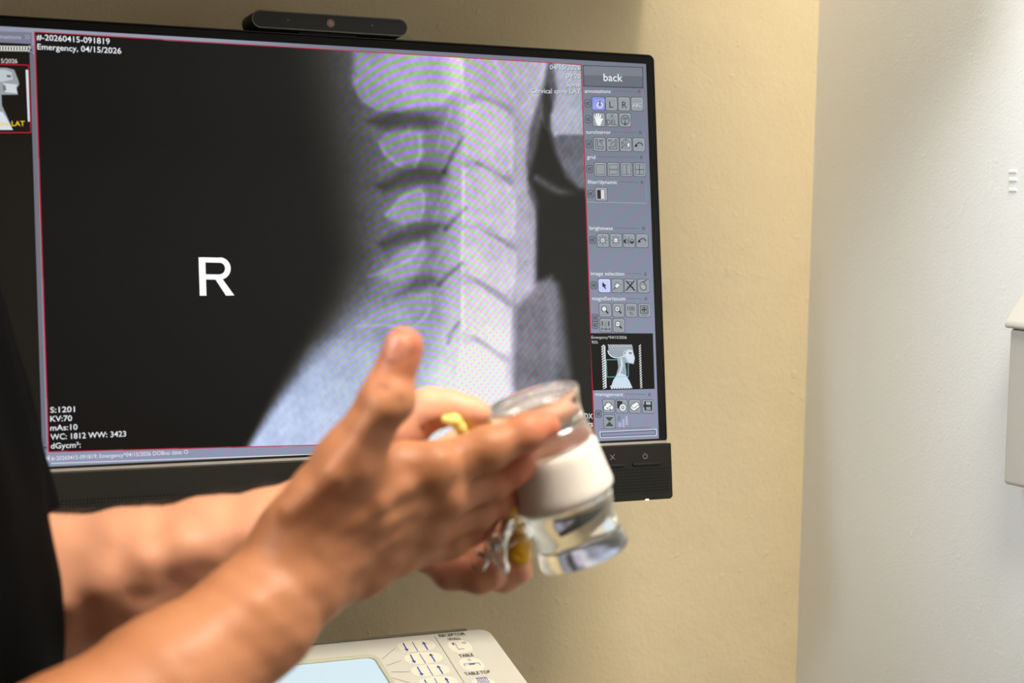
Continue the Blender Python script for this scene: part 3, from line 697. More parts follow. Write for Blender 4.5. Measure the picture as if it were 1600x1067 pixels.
tp.seg((938, 669.5), (1018, 668), 0.6, (92, 98, 112), 5)
tp.path([(930.5, 676.5), (927.8, 679), (930.5, 681.5)], 0.9, (60, 66, 80), 6)
tp.build('tool_column', screen_m, display)

# ------------------------------------------------------------------ webcam bar standing on the monitor
web = empty('webcam', mm4)
wm = Matrix(mm4); web.matrix_world = wm
tag(web, 'slim black webcam bar with rounded ends sitting on the top edge of the monitor', 'webcam')
def mon_pt(px, py, y):                                # photo px -> monitor frame (x, z) at depth y
    r = RR.T @ np.array([(px - 800) / F, (py - 533.5) / F, 1.0]); o_ = -RR.T @ T
    t_ = (y - o_[2]) / r[2]; P = o_ + r * t_; return P[0], -P[1]
WY = -6.0
a = mon_pt(393.5, 30.5, WY); b = mon_pt(636.5, 48, WY); zt = mon_pt(515, 22.5, WY)[1]; zb = mon_pt(515, 50, WY)[1]
zm = (zt + zb) / 2; hhw = (zt - zb) / 2
cap = rrect(a[0], b[0], zm - hhw, zm + hhw, hhw - 0.05, 10)
cam_body = mat('webcam_black_plastic', (12, 11, 9), 0.5); cam_face = mat('webcam_face', (30, 28, 23), 0.35, spec=0.3)
o = mesh_obj('housing', *prism(cap, WY + 0.8, WY + 24), cam_body, web); fix_normals(o); bevel(o, 0.0012, 3)
o = mesh_obj('front_rim', *ring(cap, rrect(a[0] + .8, b[0] - .8, zm - hhw + .8, zm + hhw - .8, hhw - 0.85, 10), WY - 0.3, WY + 0.79), mat('webcam_rim', (92, 86, 74), 0.3), web); fix_normals(o)
o = mesh_obj('face_plate', *prism(rrect(a[0] + .9, b[0] - .9, zm - hhw + .9, zm + hhw - .9, hhw - 0.95, 10), WY, WY + 0.8), cam_face, web); fix_normals(o)
def disc(c, r, y0, y1, n=24): return prism([(c[0] + r * math.cos(2 * math.pi * i / n), c[1] + r * math.sin(2 * math.pi * i / n)) for i in range(n)], y0, y1)
c = mon_pt(516.5, 36.5, WY); fix_normals(mesh_obj('lens', *disc(c, 3.0, WY - 0.4, WY - 0.02), mat('lens_ring', (120, 104, 92), 0.25), web))
pm = mat('lens_glint', (225, 110, 95), 0.4); fix_normals(mesh_obj('lens_centre', *disc(c, 1.1, WY - 0.6, WY - 0.41), pm, web))
for (px, py) in ((450, 31.5), (581.5, 40)):
    c = mon_pt(px, py, WY); fix_normals(mesh_obj('microphone_hole', *disc(c, 0.75, WY - 0.1, WY - 0.01), gloss, web))
mt = mesh_obj('mount', *box((a[0] + b[0]) / 2 - 22, (a[0] + b[0]) / 2 + 22, 0.5, 15, hh + 7.7, zm - hhw + 0.4), cam_body, web)

# ------------------------------------------------------------------ x-ray console on the counter
r = ray(755, 982); P0 = r * (1290 / r[1]) + CAMP       # back right corner of its top face
al = math.radians(19.5)
ex = np.array([1.0, 0, 0]); ed = np.array([0, -math.cos(al), -math.sin(al)]); en = np.array([0, -math.sin(al), math.cos(al)])
cm4 = Matrix.Identity(4)
for i in range(3): cm4[i][0] = ex[i]; cm4[i][1] = -ed[i]; cm4[i][2] = en[i]; cm4[i][3] = P0[i] / 1000
console = empty('control_console', cm4)
tag(console, 'cream x-ray control console with a pale blue display and blue arrow keys', 'control panel')
def p2c(px, py, lift=0.0):
    rr = ray(px, py); o_ = CAMP - P0; t_ = (-(o_ @ en) + 0) / (rr @ en); Pw = o_ + rr * t_
    return (Pw @ ex, -(Pw @ ed), lift)
cream = mat('cream_plastic', (204, 199, 187), 0.42, spec=0.4)
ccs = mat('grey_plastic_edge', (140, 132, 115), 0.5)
CW, CD = 232.0, 190.0
rr_ = p2c(815, 1067); slope = 0
top = rrect(-CW, 4, -CD, 0, 9, 6)
o = mesh_obj('top_panel', *prism(top, -14, 0, 'z'), cream, console); fix_normals(o); bevel(o, 0.0012, 3)
# wedge base reaching down to the counter
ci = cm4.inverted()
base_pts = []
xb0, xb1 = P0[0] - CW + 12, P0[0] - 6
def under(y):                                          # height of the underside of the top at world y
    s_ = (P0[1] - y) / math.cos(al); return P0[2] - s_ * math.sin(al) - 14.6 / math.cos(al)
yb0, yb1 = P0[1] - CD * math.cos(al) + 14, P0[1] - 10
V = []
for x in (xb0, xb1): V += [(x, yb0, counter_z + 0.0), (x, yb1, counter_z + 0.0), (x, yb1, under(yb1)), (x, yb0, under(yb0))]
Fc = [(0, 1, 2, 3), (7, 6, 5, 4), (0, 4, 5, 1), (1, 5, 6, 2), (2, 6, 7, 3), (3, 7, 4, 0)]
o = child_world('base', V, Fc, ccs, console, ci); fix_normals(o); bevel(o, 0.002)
# grey strip along the back
x1, y1, _ = p2c(730, 984); o = mesh_obj('back_strip', *box(-CW + 10, x1, 0.4, 2.6, -6, 0.5), mat('grey_strip', (120, 110, 92), 0.5), console); bevel(o, 0.0006)
# display well: raised frame and glowing panel
A = np.array(p2c(585, 1025)[:2]); B = np.array(p2c(613, 1067)[:2]); lx1 = (A[0] + B[0]) / 2 + 1.2; ly1 = A[1] + 1.0
lx0 = -CW + 12; ly0 = ly1 - 130
o = mesh_obj('display_frame', *(lambda vf: (vf))(join_geo([(lambda n, O, I: ([(x, y, z) for z in (0.05, 2.2) for P in (O, I) for (x, y) in P],
     sum([[(i, (i + 1) % n, n + (i + 1) % n, n + i), (2 * n + (i + 1) % n, 2 * n + i, 3 * n + i, 3 * n + (i + 1) % n), ((i + 1) % n, i, 2 * n + i, 2 * n + (i + 1) % n), (n + i, n + (i + 1) % n, 3 * n + (i + 1) % n, 3 * n + i)] for i in range(n)], [])))(
     28, rrect(lx0, lx1, ly0, ly1, 9), rrect(lx0 + 4, lx1 - 4, ly0 + 4, ly1 - 4, 5.5))])), mat('display_frame_grey', (188, 184, 160), 0.4), console)
fix_normals(o); bevel(o, 0.0008)
lcd = mat('pale_blue_backlit_panel', (150, 165, 175), 0.25)
b_ = lcd.node_tree.nodes['Principled BSDF']; b_.inputs['Emission Color'].default_value = (*lin((188, 212, 230)), 1); b_.inputs['Emission Strength'].default_value = 0.55
o = mesh_obj('panel_display', *prism(rrect(lx0 + 4.1, lx1 - 4.1, ly0 + 4.1, ly1 - 4.1, 5.4), 0.1, 0.9, 'z'), lcd, console); fix_normals(o)
cp = Print(lambda x, y, l: p2c(x, y, 0.06 + l), 0.04)
key = (224, 217, 196); blue = (52, 74, 172); ink = (62, 56, 50)
console_print = col_attr_mat('console_print')
def keypad(cx_, cy_, hw_, hd_):                        # oval key printed on the foil, sized in mm
    x, y, _ = p2c(cx_, cy_); cp = Print(None)
    b = len(cp.V); n = 28
    for i in range(n):
        t = 2 * math.pi * i / n; c_, s_ = math.cos(t), math.sin(t)
        cp.V.append((x + hw_ * abs(c_) ** .8 * np.sign(c_), y + hd_ * abs(s_) ** .8 * np.sign(s_), 0.08))
    cp.F.append(tuple(range(b, b + n))); cp.C.append(key); cp.build('key', console_print, console)
for (x, y) in ((651, 1009), (662, 1028), (672.5, 1047), (685, 1066)): keypad(x, y, 15.5, 7.6)
for (x, y) in ((719, 1010), (737, 1038), (757, 1070)): keypad(x, y, 9.5, 9.0)
def arrow(a, b, wd_=2.0):
    a = np.array(a, float); b = np.array(b, float); d = (b - a) / np.linalg.norm(b - a); n = np.array([1.0, -0.12])
    cp.seg(a, b - d * 3, wd_, blue, 3); q = b - d * 4.6; cp.poly([b, q + n * 3.3, q - n * 3.3], blue, 3)
arrow((629.5, 1004.5), (637, 1018)); arrow((641, 1023), (648.5, 1036.5)); arrow((651.8, 1042), (660.4, 1056)); arrow((663, 1062), (671, 1076))
arrow((668.5, 1015.5), (660.5, 1002.5)); arrow((680, 1034), (671.5, 1020.8)); arrow((692, 1053), (683.3, 1039.5)); arrow((704, 1072), (695.5, 1058.5))
for (a, b) in (((644, 1003), (653, 1018)), ((655.3, 1021.5), (665, 1036.5)), ((667, 1040), (676.6, 1056)), ((678.5, 1059.5), (688, 1076))): cp.seg(a, b, 1.2, blue, 3)
cp.seg((679, 994), (727, 1070), 0.9, (120, 112, 98), 2)
upc = np.array([-0.55, -0.85])
for (t, x0, y0, x1, y1, c_) in (('RECEPTOR', 686.6, 995.6, 727.5, 992.2, 4.4), ('WALL', 701.5, 1001.2, 720.8, 999.2, 4.4), ('TABLE', 718.5, 1027.4, 740.5, 1025.2, 4.8), ('TABLE TOP', 727.5, 1055.6, 767, 1051.8, 5.0), ('STATION', 462, 1012.8, 493, 1009.5, 4.0)):
    tx = Print(lambda x, y, l: p2c(x, y, 0.06 + l), 0.04); tx.text(t, (x0, y0), (x1, y1), c_, ink, 6, 0.012, up=upc); tx.build('printed_word', console_print, console)
cp.path([(709.5, 1004), (716.6, 1014.6), (725.5, 1014)], 0.7, blue, 4); cp.seg((706.5, 1004.5), (709, 1008), 2.4, blue, 4); cp.circ((726, 1004.6), 2.2, 1.3, 0.6, blue, 4); cp.seg((721, 1005), (724, 1004), 0.6, blue, 4)
cp.path([(726.6, 1041.6), (724.6, 1037.6), (748.4, 1036), (751, 1039.6)], 0.8, blue, 4); cp.seg((732.8, 1038), (742, 1037.2), 2.2, blue, 4); cp.circ((733, 1031), 2.4, 1.6, 0.6, blue, 4)
cp.seg((743.5, 1060), (760, 1058.6), 1.0, blue, 4)
for k in range(6): cp.seg((744.5 + k * 3, 1060 - k * .25), (750 + k * 3.2, 1070 - k * .2), 1.1, blue, 4)
for (a, b) in (((597, 1030), (617, 1013)), ((604, 1040), (627, 1032)), ((611, 1050), (640, 1050)), ((613, 1059), (640, 1067))): cp.seg(a, b, 0.7, (130, 122, 108), 2)
tag(cp.build('printed_symbols', console_print, console), kind='stuff')
print('REC', p2c(685.5, 992.6), p2c(755, 982), p2c(701, 1000))

# ------------------------------------------------------------------ fixture at the right edge of the white wall
def on_x(px, py, x0):
    r = ray(px, py); return r * (x0 / r[0]) + CAMP
pl = mat('white_fixture_plastic', (190, 188, 180), 0.4)
q = on_x(1568, 512, XC - 30); yF, zF = q[1], q[2]
fix = empty('wall_dispenser', loc=(XC / 1000, yF / 1000, zF / 1000))
tag(fix, 'white plastic dispenser on the grey-white wall at the right edge of the photo', 'dispenser')
V, Fc = prism([(-0.3, 0), (-30, 0), (-30, 4), (-24, 12), (-0.3, 44)], 0, -130, 'y')
o = mesh_obj('hood', V, Fc, pl, fix); fix_normals(o); bevel(o, 0.002, 3)
o = mesh_obj('body', *box(-26, -0.3, -126, -2, -120, -0.2), pl, fix); bevel(o, 0.003, 3)
# ------------------------------------------------------------------ signed-distance modelling for organic shapes
class Field:
    def __init__(s, lo, hi, vox):
        s.lo = np.array(lo, float); s.v = vox; s.n = np.ceil((np.array(hi) - s.lo) / vox).astype(int) + 1
        s.a = np.full(tuple(s.n), 40.0, np.float32)
    def _box(s, pts, rad):
        p = np.atleast_2d(pts); a = np.floor((p.min(0) - rad - s.lo) / s.v).astype(int); b = np.ceil((p.max(0) + rad - s.lo) / s.v).astype(int) + 1
        a = np.clip(a, 0, s.n); b = np.clip(b, 0, s.n); return a, b
    def _grid(s, a, b):
        ax = [(s.lo[i] + s.v * np.arange(a[i], b[i])).astype(np.float32) for i in range(3)]
        return np.meshgrid(*ax, indexing='ij', sparse=True)
    def _put(s, a, b, d, k, sub=False):
        if (b <= a).any(): return
        sl = tuple(slice(a[i], b[i]) for i in range(3)); A = s.a[sl]
        if sub:
            h = np.maximum(k - np.abs(A + d), 0) / k; s.a[sl] = np.maximum(A, -d) + h * h * k / 4
        elif k <= 0: s.a[sl] = np.minimum(A, d)
        else:
            h = np.maximum(k - np.abs(A - d), 0) / k; s.a[sl] = np.minimum(A, d) - h * h * k / 4
    def cone(s, p, q, r1, r2, k=5.0, sub=False, far=24.0):
        p = np.array(p, float); q = np.array(q, float); rad = max(r1, r2) + far
        a, b = s._box([p, q], rad)
        if (b <= a).any(): return
        X, Y, Z = s._grid(a, b); e = q - p; L2 = max(e @ e, 1e-6)
        x, y, z = X - p[0], Y - p[1], Z - p[2]
        t = np.clip((x * e[0] + y * e[1] + z * e[2]) / L2, 0, 1)
        d = np.sqrt((x - e[0] * t) ** 2 + (y - e[1] * t) ** 2 + (z - e[2] * t) ** 2) - (r1 + (r2 - r1) * t)
        s._put(a, b, d.astype(np.float32), k, sub)
    def ell(s, c, ax, rad, k=5.0, sub=False, far=24.0):
        c = np.array(c, float); ax = np.array(ax, float)       # rows: unit axes
        a, b = s._box([c], max(rad) + far)
        if (b <= a).any(): return
        X, Y, Z = s._grid(a, b); x, y, z = X - c[0], Y - c[1], Z - c[2]
        u_ = [(x * ax[i][0] + y * ax[i][1] + z * ax[i][2]) for i in range(3)]
        k0 = np.sqrt(sum((u_[i] / rad[i]) ** 2 for i in range(3))); k1 = np.sqrt(sum((u_[i] / rad[i] ** 2) ** 2 for i in range(3))) + 1e-6
        s._put(a, b, (k0 * (k0 - 1) / k1).astype(np.float32), k, sub)
    def chain(s, pts, k=5.0, sub=False):
        for p, q in zip(pts[:-1], pts[1:]): s.cone(p[0], q[0], p[1], q[1], k, sub)
    def merge(s, o, k):
        if k <= 0: s.a = np.minimum(s.a, o.a)
        else:
            h = np.maximum(k - np.abs(s.a - o.a), 0) / k; s.a = np.minimum(s.a, o.a) - h * h * k / 4
    def blank(s):
        f = Field.__new__(Field); f.lo, f.v, f.n = s.lo, s.v, s.n; f.a = np.full_like(s.a, 40.0); return f
    def warp_noise(s, amp, scale, seed):
        r = np.random.default_rng(seed); near = np.abs(s.a) < 6
        I = np.argwhere(near); P = s.lo + I * s.v; d = np.zeros(len(P))
        for _ in range(8):
            v_ = r.normal(size=3); v_ /= np.linalg.norm(v_); d += np.sin(P @ v_ * (2 * np.pi / scale * r.uniform(.6, 1.5)) + r.uniform(0, 6.28))
        s.a[near] += (amp * d / 8 ** .5).astype(np.float32)
    def mesh(s):
        g_ = openvdb.FloatGrid(); g_.background = 40.0
        g_.copyFromArray(np.ascontiguousarray(s.a))
        V, Q = g_.convertToQuads(0.0)
        V = s.lo + np.asarray(V, float) * s.v; return V, np.asarray(Q)[:, ::-1]
def relax(V, Q, it=3, lam=0.5):
    e = np.concatenate([Q[:, [0, 1]], Q[:, [1, 2]], Q[:, [2, 3]], Q[:, [3, 0]]]); e = np.concatenate([e, e[:, ::-1]])
    n = len(V); cnt = np.bincount(e[:, 0], minlength=n).clip(1)
    for i in range(it):
        for l in (lam, -lam * 1.04):
            s_ = np.stack([np.bincount(e[:, 0], V[e[:, 1], j], n) for j in range(3)], -1) / cnt[:, None]
            V = V + l * (s_ - V)
    return V
def J(px, py, z, rpx): return (cpt(px, py, z), rpx / F * z)
def Jm(px, py, z, r): return (cpt(px, py, z), r)

# right arm and hand, nearest the lens: thumb up, back of the hand to the camera
FR = Field((-345, 0 - 12, 770), (35, 262, 1030), 1.35)
J1 = J
fore = [J(-135, 1320, 800, 150), J(104, 1193, 838, 136), J(264, 1076, 872, 114), J(400, 966, 900, 90), J(468, 884, 915, 80)]
FR.chain(fore, 10)
palm = FR.blank()
palm.chain([J(455, 862, 912, 62), J(560, 790, 920, 54), J(672, 735, 934, 41)], 10)
palm.chain([J(478, 882, 916, 58), J(580, 820, 930, 50), J(690, 776, 945, 40)], 8)
palm.chain([J(492, 905, 920, 50), J(580, 858, 938, 46), J(664, 824, 952, 37)], 8)
palm.chain([J(500, 918, 922, 42), J(560, 890, 940, 42), J(618, 868, 955, 34)], 8)
palm.cone(cpt(560, 830, 955), cpt(640, 790, 962), 17, 15, 10)
palm.ell(cpt(535, 770, 915), np.eye(3), (19, 20, 16), 12)
thumb = FR.blank()
thumb.chain([J(468, 820, 905, 56), J(545, 722, 898, 50), J(604, 622, 893, 37.5), J(631, 541, 893, 31)], 7)
thumb.ell(cpt(606, 626, 889), np.eye(3), (13.2, 12.5, 12), 4)           # knuckle of the thumb
thumb.cone(cpt(570, 745, 912), cpt(632, 722, 924), 13, 11, 10)          # web to the first finger
palm.merge(thumb, 12)
fingers = []
def finger(pts, bump=True):
    f = FR.blank(); f.chain(pts, 3)
    for p, r_ in pts[1:-1]: f.ell(p + np.array([0, -0.3, -0.5]), np.eye(3), (r_ * 1.01,) * 3, 5)
    return f
fi = finger([J(678, 733, 934, 39), J(762, 701, 941, 33), J(822, 677, 947, 27.5), J(852, 666, 951, 24)])
fm = finger([J(690, 774, 945, 37), J(770, 748, 962, 31), J(800, 731, 963, 27), J(814, 722, 962, 24)])
fr = finger([J(664, 822, 952, 35), J(742, 798, 975, 30), J(778, 780, 982, 26), J(792, 770, 984, 23)])
fp = finger([J(618, 866, 955, 32), J(700, 846, 978, 26), J(738, 826, 985, 23), J(752, 816, 988, 20)])
fi.merge(fm, 1.2); fr.merge(fp, 1.2); fi.merge(fr, 1.2)
palm.merge(fi, 7)
FR.merge(palm, 12)
# tendons of the back of the hand, wrist bone, veins
def tendon(pts, r_, z_off, k=5):
    P = [cpt(x, y, z) + np.array([0, 0, z_off]) for (x, y, z) in pts]
    for p, q in zip(P[:-1], P[1:]): FR.cone(p, q, r_, r_, k * 1.5)
tendon([(500, 850, 897), (590, 785, 904), (668, 738, 920)], 3.4, -1.0, 4.5)
tendon([(505, 868, 899), (590, 815, 910), (680, 778, 931)], 3.4, -0.6, 4.5)
tendon([(508, 888, 905), (580, 850, 918), (656, 826, 939)], 3.2, -0.4, 4.5)
tendon([(455, 800, 888), (520, 742, 881), (590, 640, 880)], 3.0, 0.5, 6)      # thumb extensor
tendon([(330, 990, 866), (400, 950, 879), (480, 905, 894), (560, 868, 912)], 3.0, 1.2, 8)
for (x, y, z, r_) in ((678, 730, 921, 11), (692, 772, 933, 11), (664, 820, 941, 10), (620, 862, 946, 9), (492, 925, 905, 12)):
    FR.ell(cpt(x, y, z), np.eye(3), (r_, r_, r_ * .75), 7)
for pts in ([(540, 842, 905), (600, 800, 912), (640, 752, 918)], [(560, 885, 920), (610, 840, 920), (650, 800, 925)],):
    tendon(pts, 1.7, 0.5, 4)
# hollows between the thumb and wrist tendons, skin folds at the joints
for (x0, y0, x1, y1, z) in ((588, 612, 622, 634, 880), (584, 620, 618, 642, 881), (592, 604, 626, 626, 880)):
    FR.cone(cpt(x0, y0, z - .3), cpt(x1, y1, z - .3), 0.5, 0.5, 1.6, sub=True)
FR.warp_noise(0.2, 16, 3)
V1, Q1 = FR.mesh(); V1 = relax(V1, Q1, 2)

# left arm and hand, behind the spine model
FL = Field((-320, -5, 930), (42, 200, 1085), 1.35)
FL.chain([J(-270, 960, 1030, 118), J(68, 924, 1012, 115), J(210, 902, 1008, 105), J(330, 868, 1010, 88), J(430, 838, 1012, 72), J(515, 808, 1014, 60)], 10)
P2 = FL.blank()
P2.chain([J(500, 790, 1014, 52), J(600, 740, 1022, 48), J(690, 728, 1032, 36)], 10)
P2.chain([J(505, 810, 1014, 54), J(600, 790, 1028, 50), J(700, 772, 1040, 36)], 8)
P2.chain([J(508, 830, 1014, 50), J(600, 825, 1024, 46), J(690, 822, 1032, 34)], 8)
P2.chain([J(510, 845, 1012, 40), J(600, 850, 1016, 40), J(668, 858, 1016, 32)], 8)
T2 = FL.blank()
T2.chain([J(540, 775, 1005, 55), J(585, 715, 990, 50), J(628, 668, 986, 42), J(668, 640, 984, 33), J(702, 637, 984, 27), J(732, 643, 984, 23), J(748, 647, 984, 20)], 4)
P2.merge(T2, 4)
def finger2(pts):
    f = FL.blank(); f.chain(pts, 3); return f
g1 = finger2([J(690, 726, 1036, 34), J(770, 664, 1044, 30), J(828, 640, 1033, 31), J(862, 637, 1029, 29)])
g2 = finger2([J(700, 772, 1040, 33), J(785, 755, 1048, 28), J(850, 745, 1044, 25), J(885, 745, 1036, 21)])
g3 = finger2([J(690, 824, 1030, 32), J(735, 886, 1018, 30), J(785, 898, 1011, 27), J(810, 891, 1010, 23)])
g4 = finger2([J(668, 858, 1016, 30), J(702, 894, 1008, 27), J(748, 902, 1004, 25), J(768, 900, 1003, 23)])
g3.merge(g4, 1.5); g1.merge(g2, 1.2); g1.merge(g3, 1.5); P2.merge(g1, 7); FL.merge(P2, 11)
def t2(pts, r_, k=5):
    P = [cpt(*p) for p in pts]
    for p, q in zip(P[:-1], P[1:]): FL.cone(p, q, r_, r_, k * 1.4)
t2([(110, 940, 974), (170, 912, 974), (230, 880, 975), (285, 858, 980), (390, 840, 988), (440, 822, 992)], 3.4, 12)
for (x, y) in ((668, 655), (655, 662), (676, 648)):
    FL.cone(cpt(x - 5, y - 16, 975), cpt(x + 6, y + 14, 975), 0.6, 0.6, 2.0, sub=True)
for (x, y) in ((700, 892), (707, 894)):
    FL.cone(cpt(x, y - 22, 985), cpt(x - 4, y + 22, 985), 0.6, 0.6, 2.0, sub=True)
FL.warp_noise(0.25, 20, 5)
V2, Q2 = FL.mesh(); V2 = relax(V2, Q2, 2)

# trunk, upper arms, neck and head (coarser; mostly beyond the left edge)
DN = -M[2]                                             # straight down, in the camera frame
def CC(px, py, z): return cpt(px, py, z)
sh_r = CC(-470, 330, 815); sh_l = CC(-420, 310, 1140); el_r = fore[0][0]; el_l = CC(-270, 960, 1030)
mid = (sh_r + sh_l) / 2
pel = CC(-235, 1010, 962) + DN * 150
FB = Field((-640, -480, 690), (60, 420, 1290), 5.0)
FB.cone(el_r, sh_r, 44, 52, 20, far=60); FB.cone(el_l, sh_l, 40, 50, 20, far=60)
for s_, off in ((-1, -70), (1, 70)):
    o_ = np.array([0, 0, off])
    FB.cone(pel + o_, CC(-320, 760, 962) + o_, 74, 70, 40, far=60); FB.cone(CC(-320, 760, 962) + o_, mid + o_ + DN * 60, 70, 70, 40, far=60)
FB.cone(sh_r, sh_l, 45, 45, 40, far=60)
nk = mid - DN * 60; hd = mid - DN * 190 + np.array([18, 0, 10.0])
FB.cone(mid - DN * 10, nk - DN * 40, 58, 54, 30, far=60)
fwd = np.array([0.93, 0.02, 0.36]); fwd = fwd - DN * (fwd @ DN); fwd /= np.linalg.norm(fwd); sid = np.cross(DN, fwd)
AX = np.array([fwd, DN, sid])
FB.ell(hd - DN * 22, AX, (96, 88, 76), 30, far=60)
FB.ell(hd + DN * 50 + fwd * 22, AX, (66, 62, 56), 40, far=60)
FB.cone(hd + fwd * 84 - DN * 4, hd + fwd * 106 + DN * 26, 10, 14, 14)
for s_ in (-1, 1):
    FB.ell(hd + sid * s_ * 76 - fwd * 6 + DN * 12, AX, (16, 30, 8), 6)
    FB.ell(hd + fwd * 92 + sid * s_ * 32 - DN * 4, AX, (12, 12, 18), 8, sub=True)
FB.cone(hd + fwd * 84 + DN * 58 - sid * 20, hd + fwd * 84 + DN * 58 + sid * 20, 8, 8, 8)
V3, Q3 = FB.mesh(); V3 = relax(V3, Q3, 3)

def skin_material():
    m = bpy.data.materials.new('skin'); m.use_nodes = True; nt = m.node_tree; b = nt.nodes['Principled BSDF']
    tc = nt.nodes.new('ShaderNodeTexCoord')
    n1 = nt.nodes.new('ShaderNodeTexNoise'); n1.inputs['Scale'].default_value = 28; n1.inputs['Detail'].default_value = 5
    n2 = nt.nodes.new('ShaderNodeTexNoise'); n2.inputs['Scale'].default_value = 420; n2.inputs['Detail'].default_value = 4
    mp = nt.nodes.new('ShaderNodeMapping'); mp.inputs['Scale'].default_value = (1, 1, 1)
    mx = nt.nodes.new('ShaderNodeMix'); mx.data_type = 'RGBA'; mx.inputs[6].default_value = (*lin((164, 102, 66)), 1); mx.inputs[7].default_value = (*lin((184, 124, 85)), 1)
    at = nt.nodes.new('ShaderNodeAttribute'); at.attribute_name = 'flush'
    m2 = nt.nodes.new('ShaderNodeMix'); m2.data_type = 'RGBA'; m2.inputs[7].default_value = (*lin((196, 104, 78)), 1)
    nt.links.new(tc.outputs['Object'], n1.inputs['Vector']); nt.links.new(tc.outputs['Object'], n2.inputs['Vector'])
    nt.links.new(n1.outputs['Fac'], mx.inputs[0]); nt.links.new(mx.outputs[2], m2.inputs[6]); nt.links.new(at.outputs['Fac'], m2.inputs[0])
    a3 = nt.nodes.new('ShaderNodeAttribute'); a3.attribute_name = 'pale'
    m3 = nt.nodes.new('ShaderNodeMix'); m3.data_type = 'RGBA'; m3.inputs[7].default_value = (*lin((226, 164, 130)), 1)
    nt.links.new(a3.outputs['Fac'], m3.inputs[0]); nt.links.new(m2.outputs[2], m3.inputs[6])
    nt.links.new(m3.outputs[2], b.inputs['Base Color'])
    bp = nt.nodes.new('ShaderNodeBump'); bp.inputs['Strength'].default_value = 0.35; bp.inputs['Distance'].default_value = 0.0006
    nt.links.new(n2.outputs['Fac'], bp.inputs['Height']); nt.links.new(bp.outputs[0], b.inputs['Normal'])
    b.inputs['Roughness'].default_value = 0.46; b.inputs['Specular IOR Level'].default_value = 0.28
    b.inputs['Subsurface Weight'].default_value = 0.25; b.inputs['Subsurface Radius'].default_value = (1, 0.35, 0.15); b.inputs['Subsurface Scale'].default_value = 0.004
    return m
skin = skin_material()
Vb = np.concatenate([V1, V2, V3]); Qb = np.concatenate([Q1, Q2 + len(V1), Q3 + len(V1) + len(V2)])
foot_w = w(pel)[0]
person = empty('person', loc=(foot_w[0] / 1000, foot_w[1] / 1000, 0))
tag(person, 'person in a black shirt, one bare arm holding the spine model, the other thumb up', 'person')
PO = np.array([foot_w[0], foot_w[1], 0.0])
body = fast_mesh('body', w(Vb) - PO, Qb, skin, person)
tips = np.array([cpt(852, 666, 951), cpt(814, 722, 962), cpt(792, 770, 984), cpt(752, 816, 988), cpt(631, 541, 893), cpt(810, 891, 1008), cpt(768, 900, 1000), cpt(748, 648, 984), cpt(872, 636, 1034), cpt(702, 896, 994)])
fl_ = np.zeros(len(Vb))
for t_ in tips: fl_ = np.maximum(fl_, 0.75 * np.exp(-(np.linalg.norm(Vb - t_, axis=1) / 17) ** 2))
fl_[len(V1):len(V1) + len(V2)] = np.maximum(fl_[len(V1):len(V1) + len(V2)], 0.30)
at = body.data.attributes.new('flush', 'FLOAT', 'POINT'); at.data.foreach_set('value', fl_.astype(np.float32))

pl_ = np.zeros(len(Vb)); pl_[len(V1):len(V1) + len(V2)] = 0.75
at = body.data.attributes.new('pale', 'FLOAT', 'POINT'); at.data.foreach_set('value', pl_.astype(np.float32))
# thumb nail
def nail(c, along, across, out, L_, W_, name='fingernail'):
    along = along / np.linalg.norm(along); out = out - along * (out @ along); out /= np.linalg.norm(out); across = np.cross(along, out)
    V, Fc = [], []; n, m_ = 10, 10
    for i in range(n + 1):
        for j in range(m_ + 1):
            u_ = -1 + 2 * i / n; v_ = -1 + 2 * j / m_
            wv = W_ * (1 - 0.12 * max(0, u_) ** 2 - 0.25 * max(0, -u_) ** 3)
            s_ = math.sqrt(max(0, 1 - abs(u_) ** 5)); V.append(c + along * u_ * L_ + across * v_ * wv * (0.55 + 0.45 * s_) + out * (1.2 - 3.4 * v_ * v_ * 1.0 - 0.9 * max(0, u_ * abs(u_))))
    for i in range(n):
        for j in range(m_): a_ = i * (m_ + 1) + j; Fc.append((a_, a_ + 1, a_ + m_ + 2, a_ + m_ + 1))
    o_ = mesh_obj(name, w(np.array(V)) - PO, Fc, mat('nail', (200, 128, 100), 0.3), body, smooth=True)
    s2_ = o_.modifiers.new('s', 'SOLIDIFY'); s2_.thickness = 0.0006; return o_
thA = cpt(631, 541, 893) - cpt(604, 622, 893)
outv = np.array([-0.30, -0.15, -1.0]); outn = outv / np.linalg.norm(outv)
nail(cpt(627, 549, 893) + outn * 9.6, thA, None, outv, 7.2, 7.0)

# arm hair on the upper side of the far forearm
hair_m = mat('dark_arm_hair', (52, 34, 22), 0.6)
def normals_of(V, Q):
    n_ = np.cross(V[Q[:, 2]] - V[Q[:, 0]], V[Q[:, 3]] - V[Q[:, 1]]); out = np.zeros_like(V)
    for i in range(4): np.add.at(out, Q[:, i], n_)
    return out / (np.linalg.norm(out, axis=1, keepdims=True) + 1e-9)
N2 = normals_of(V2, Q2); 
cen = V2[:, :].mean(0)
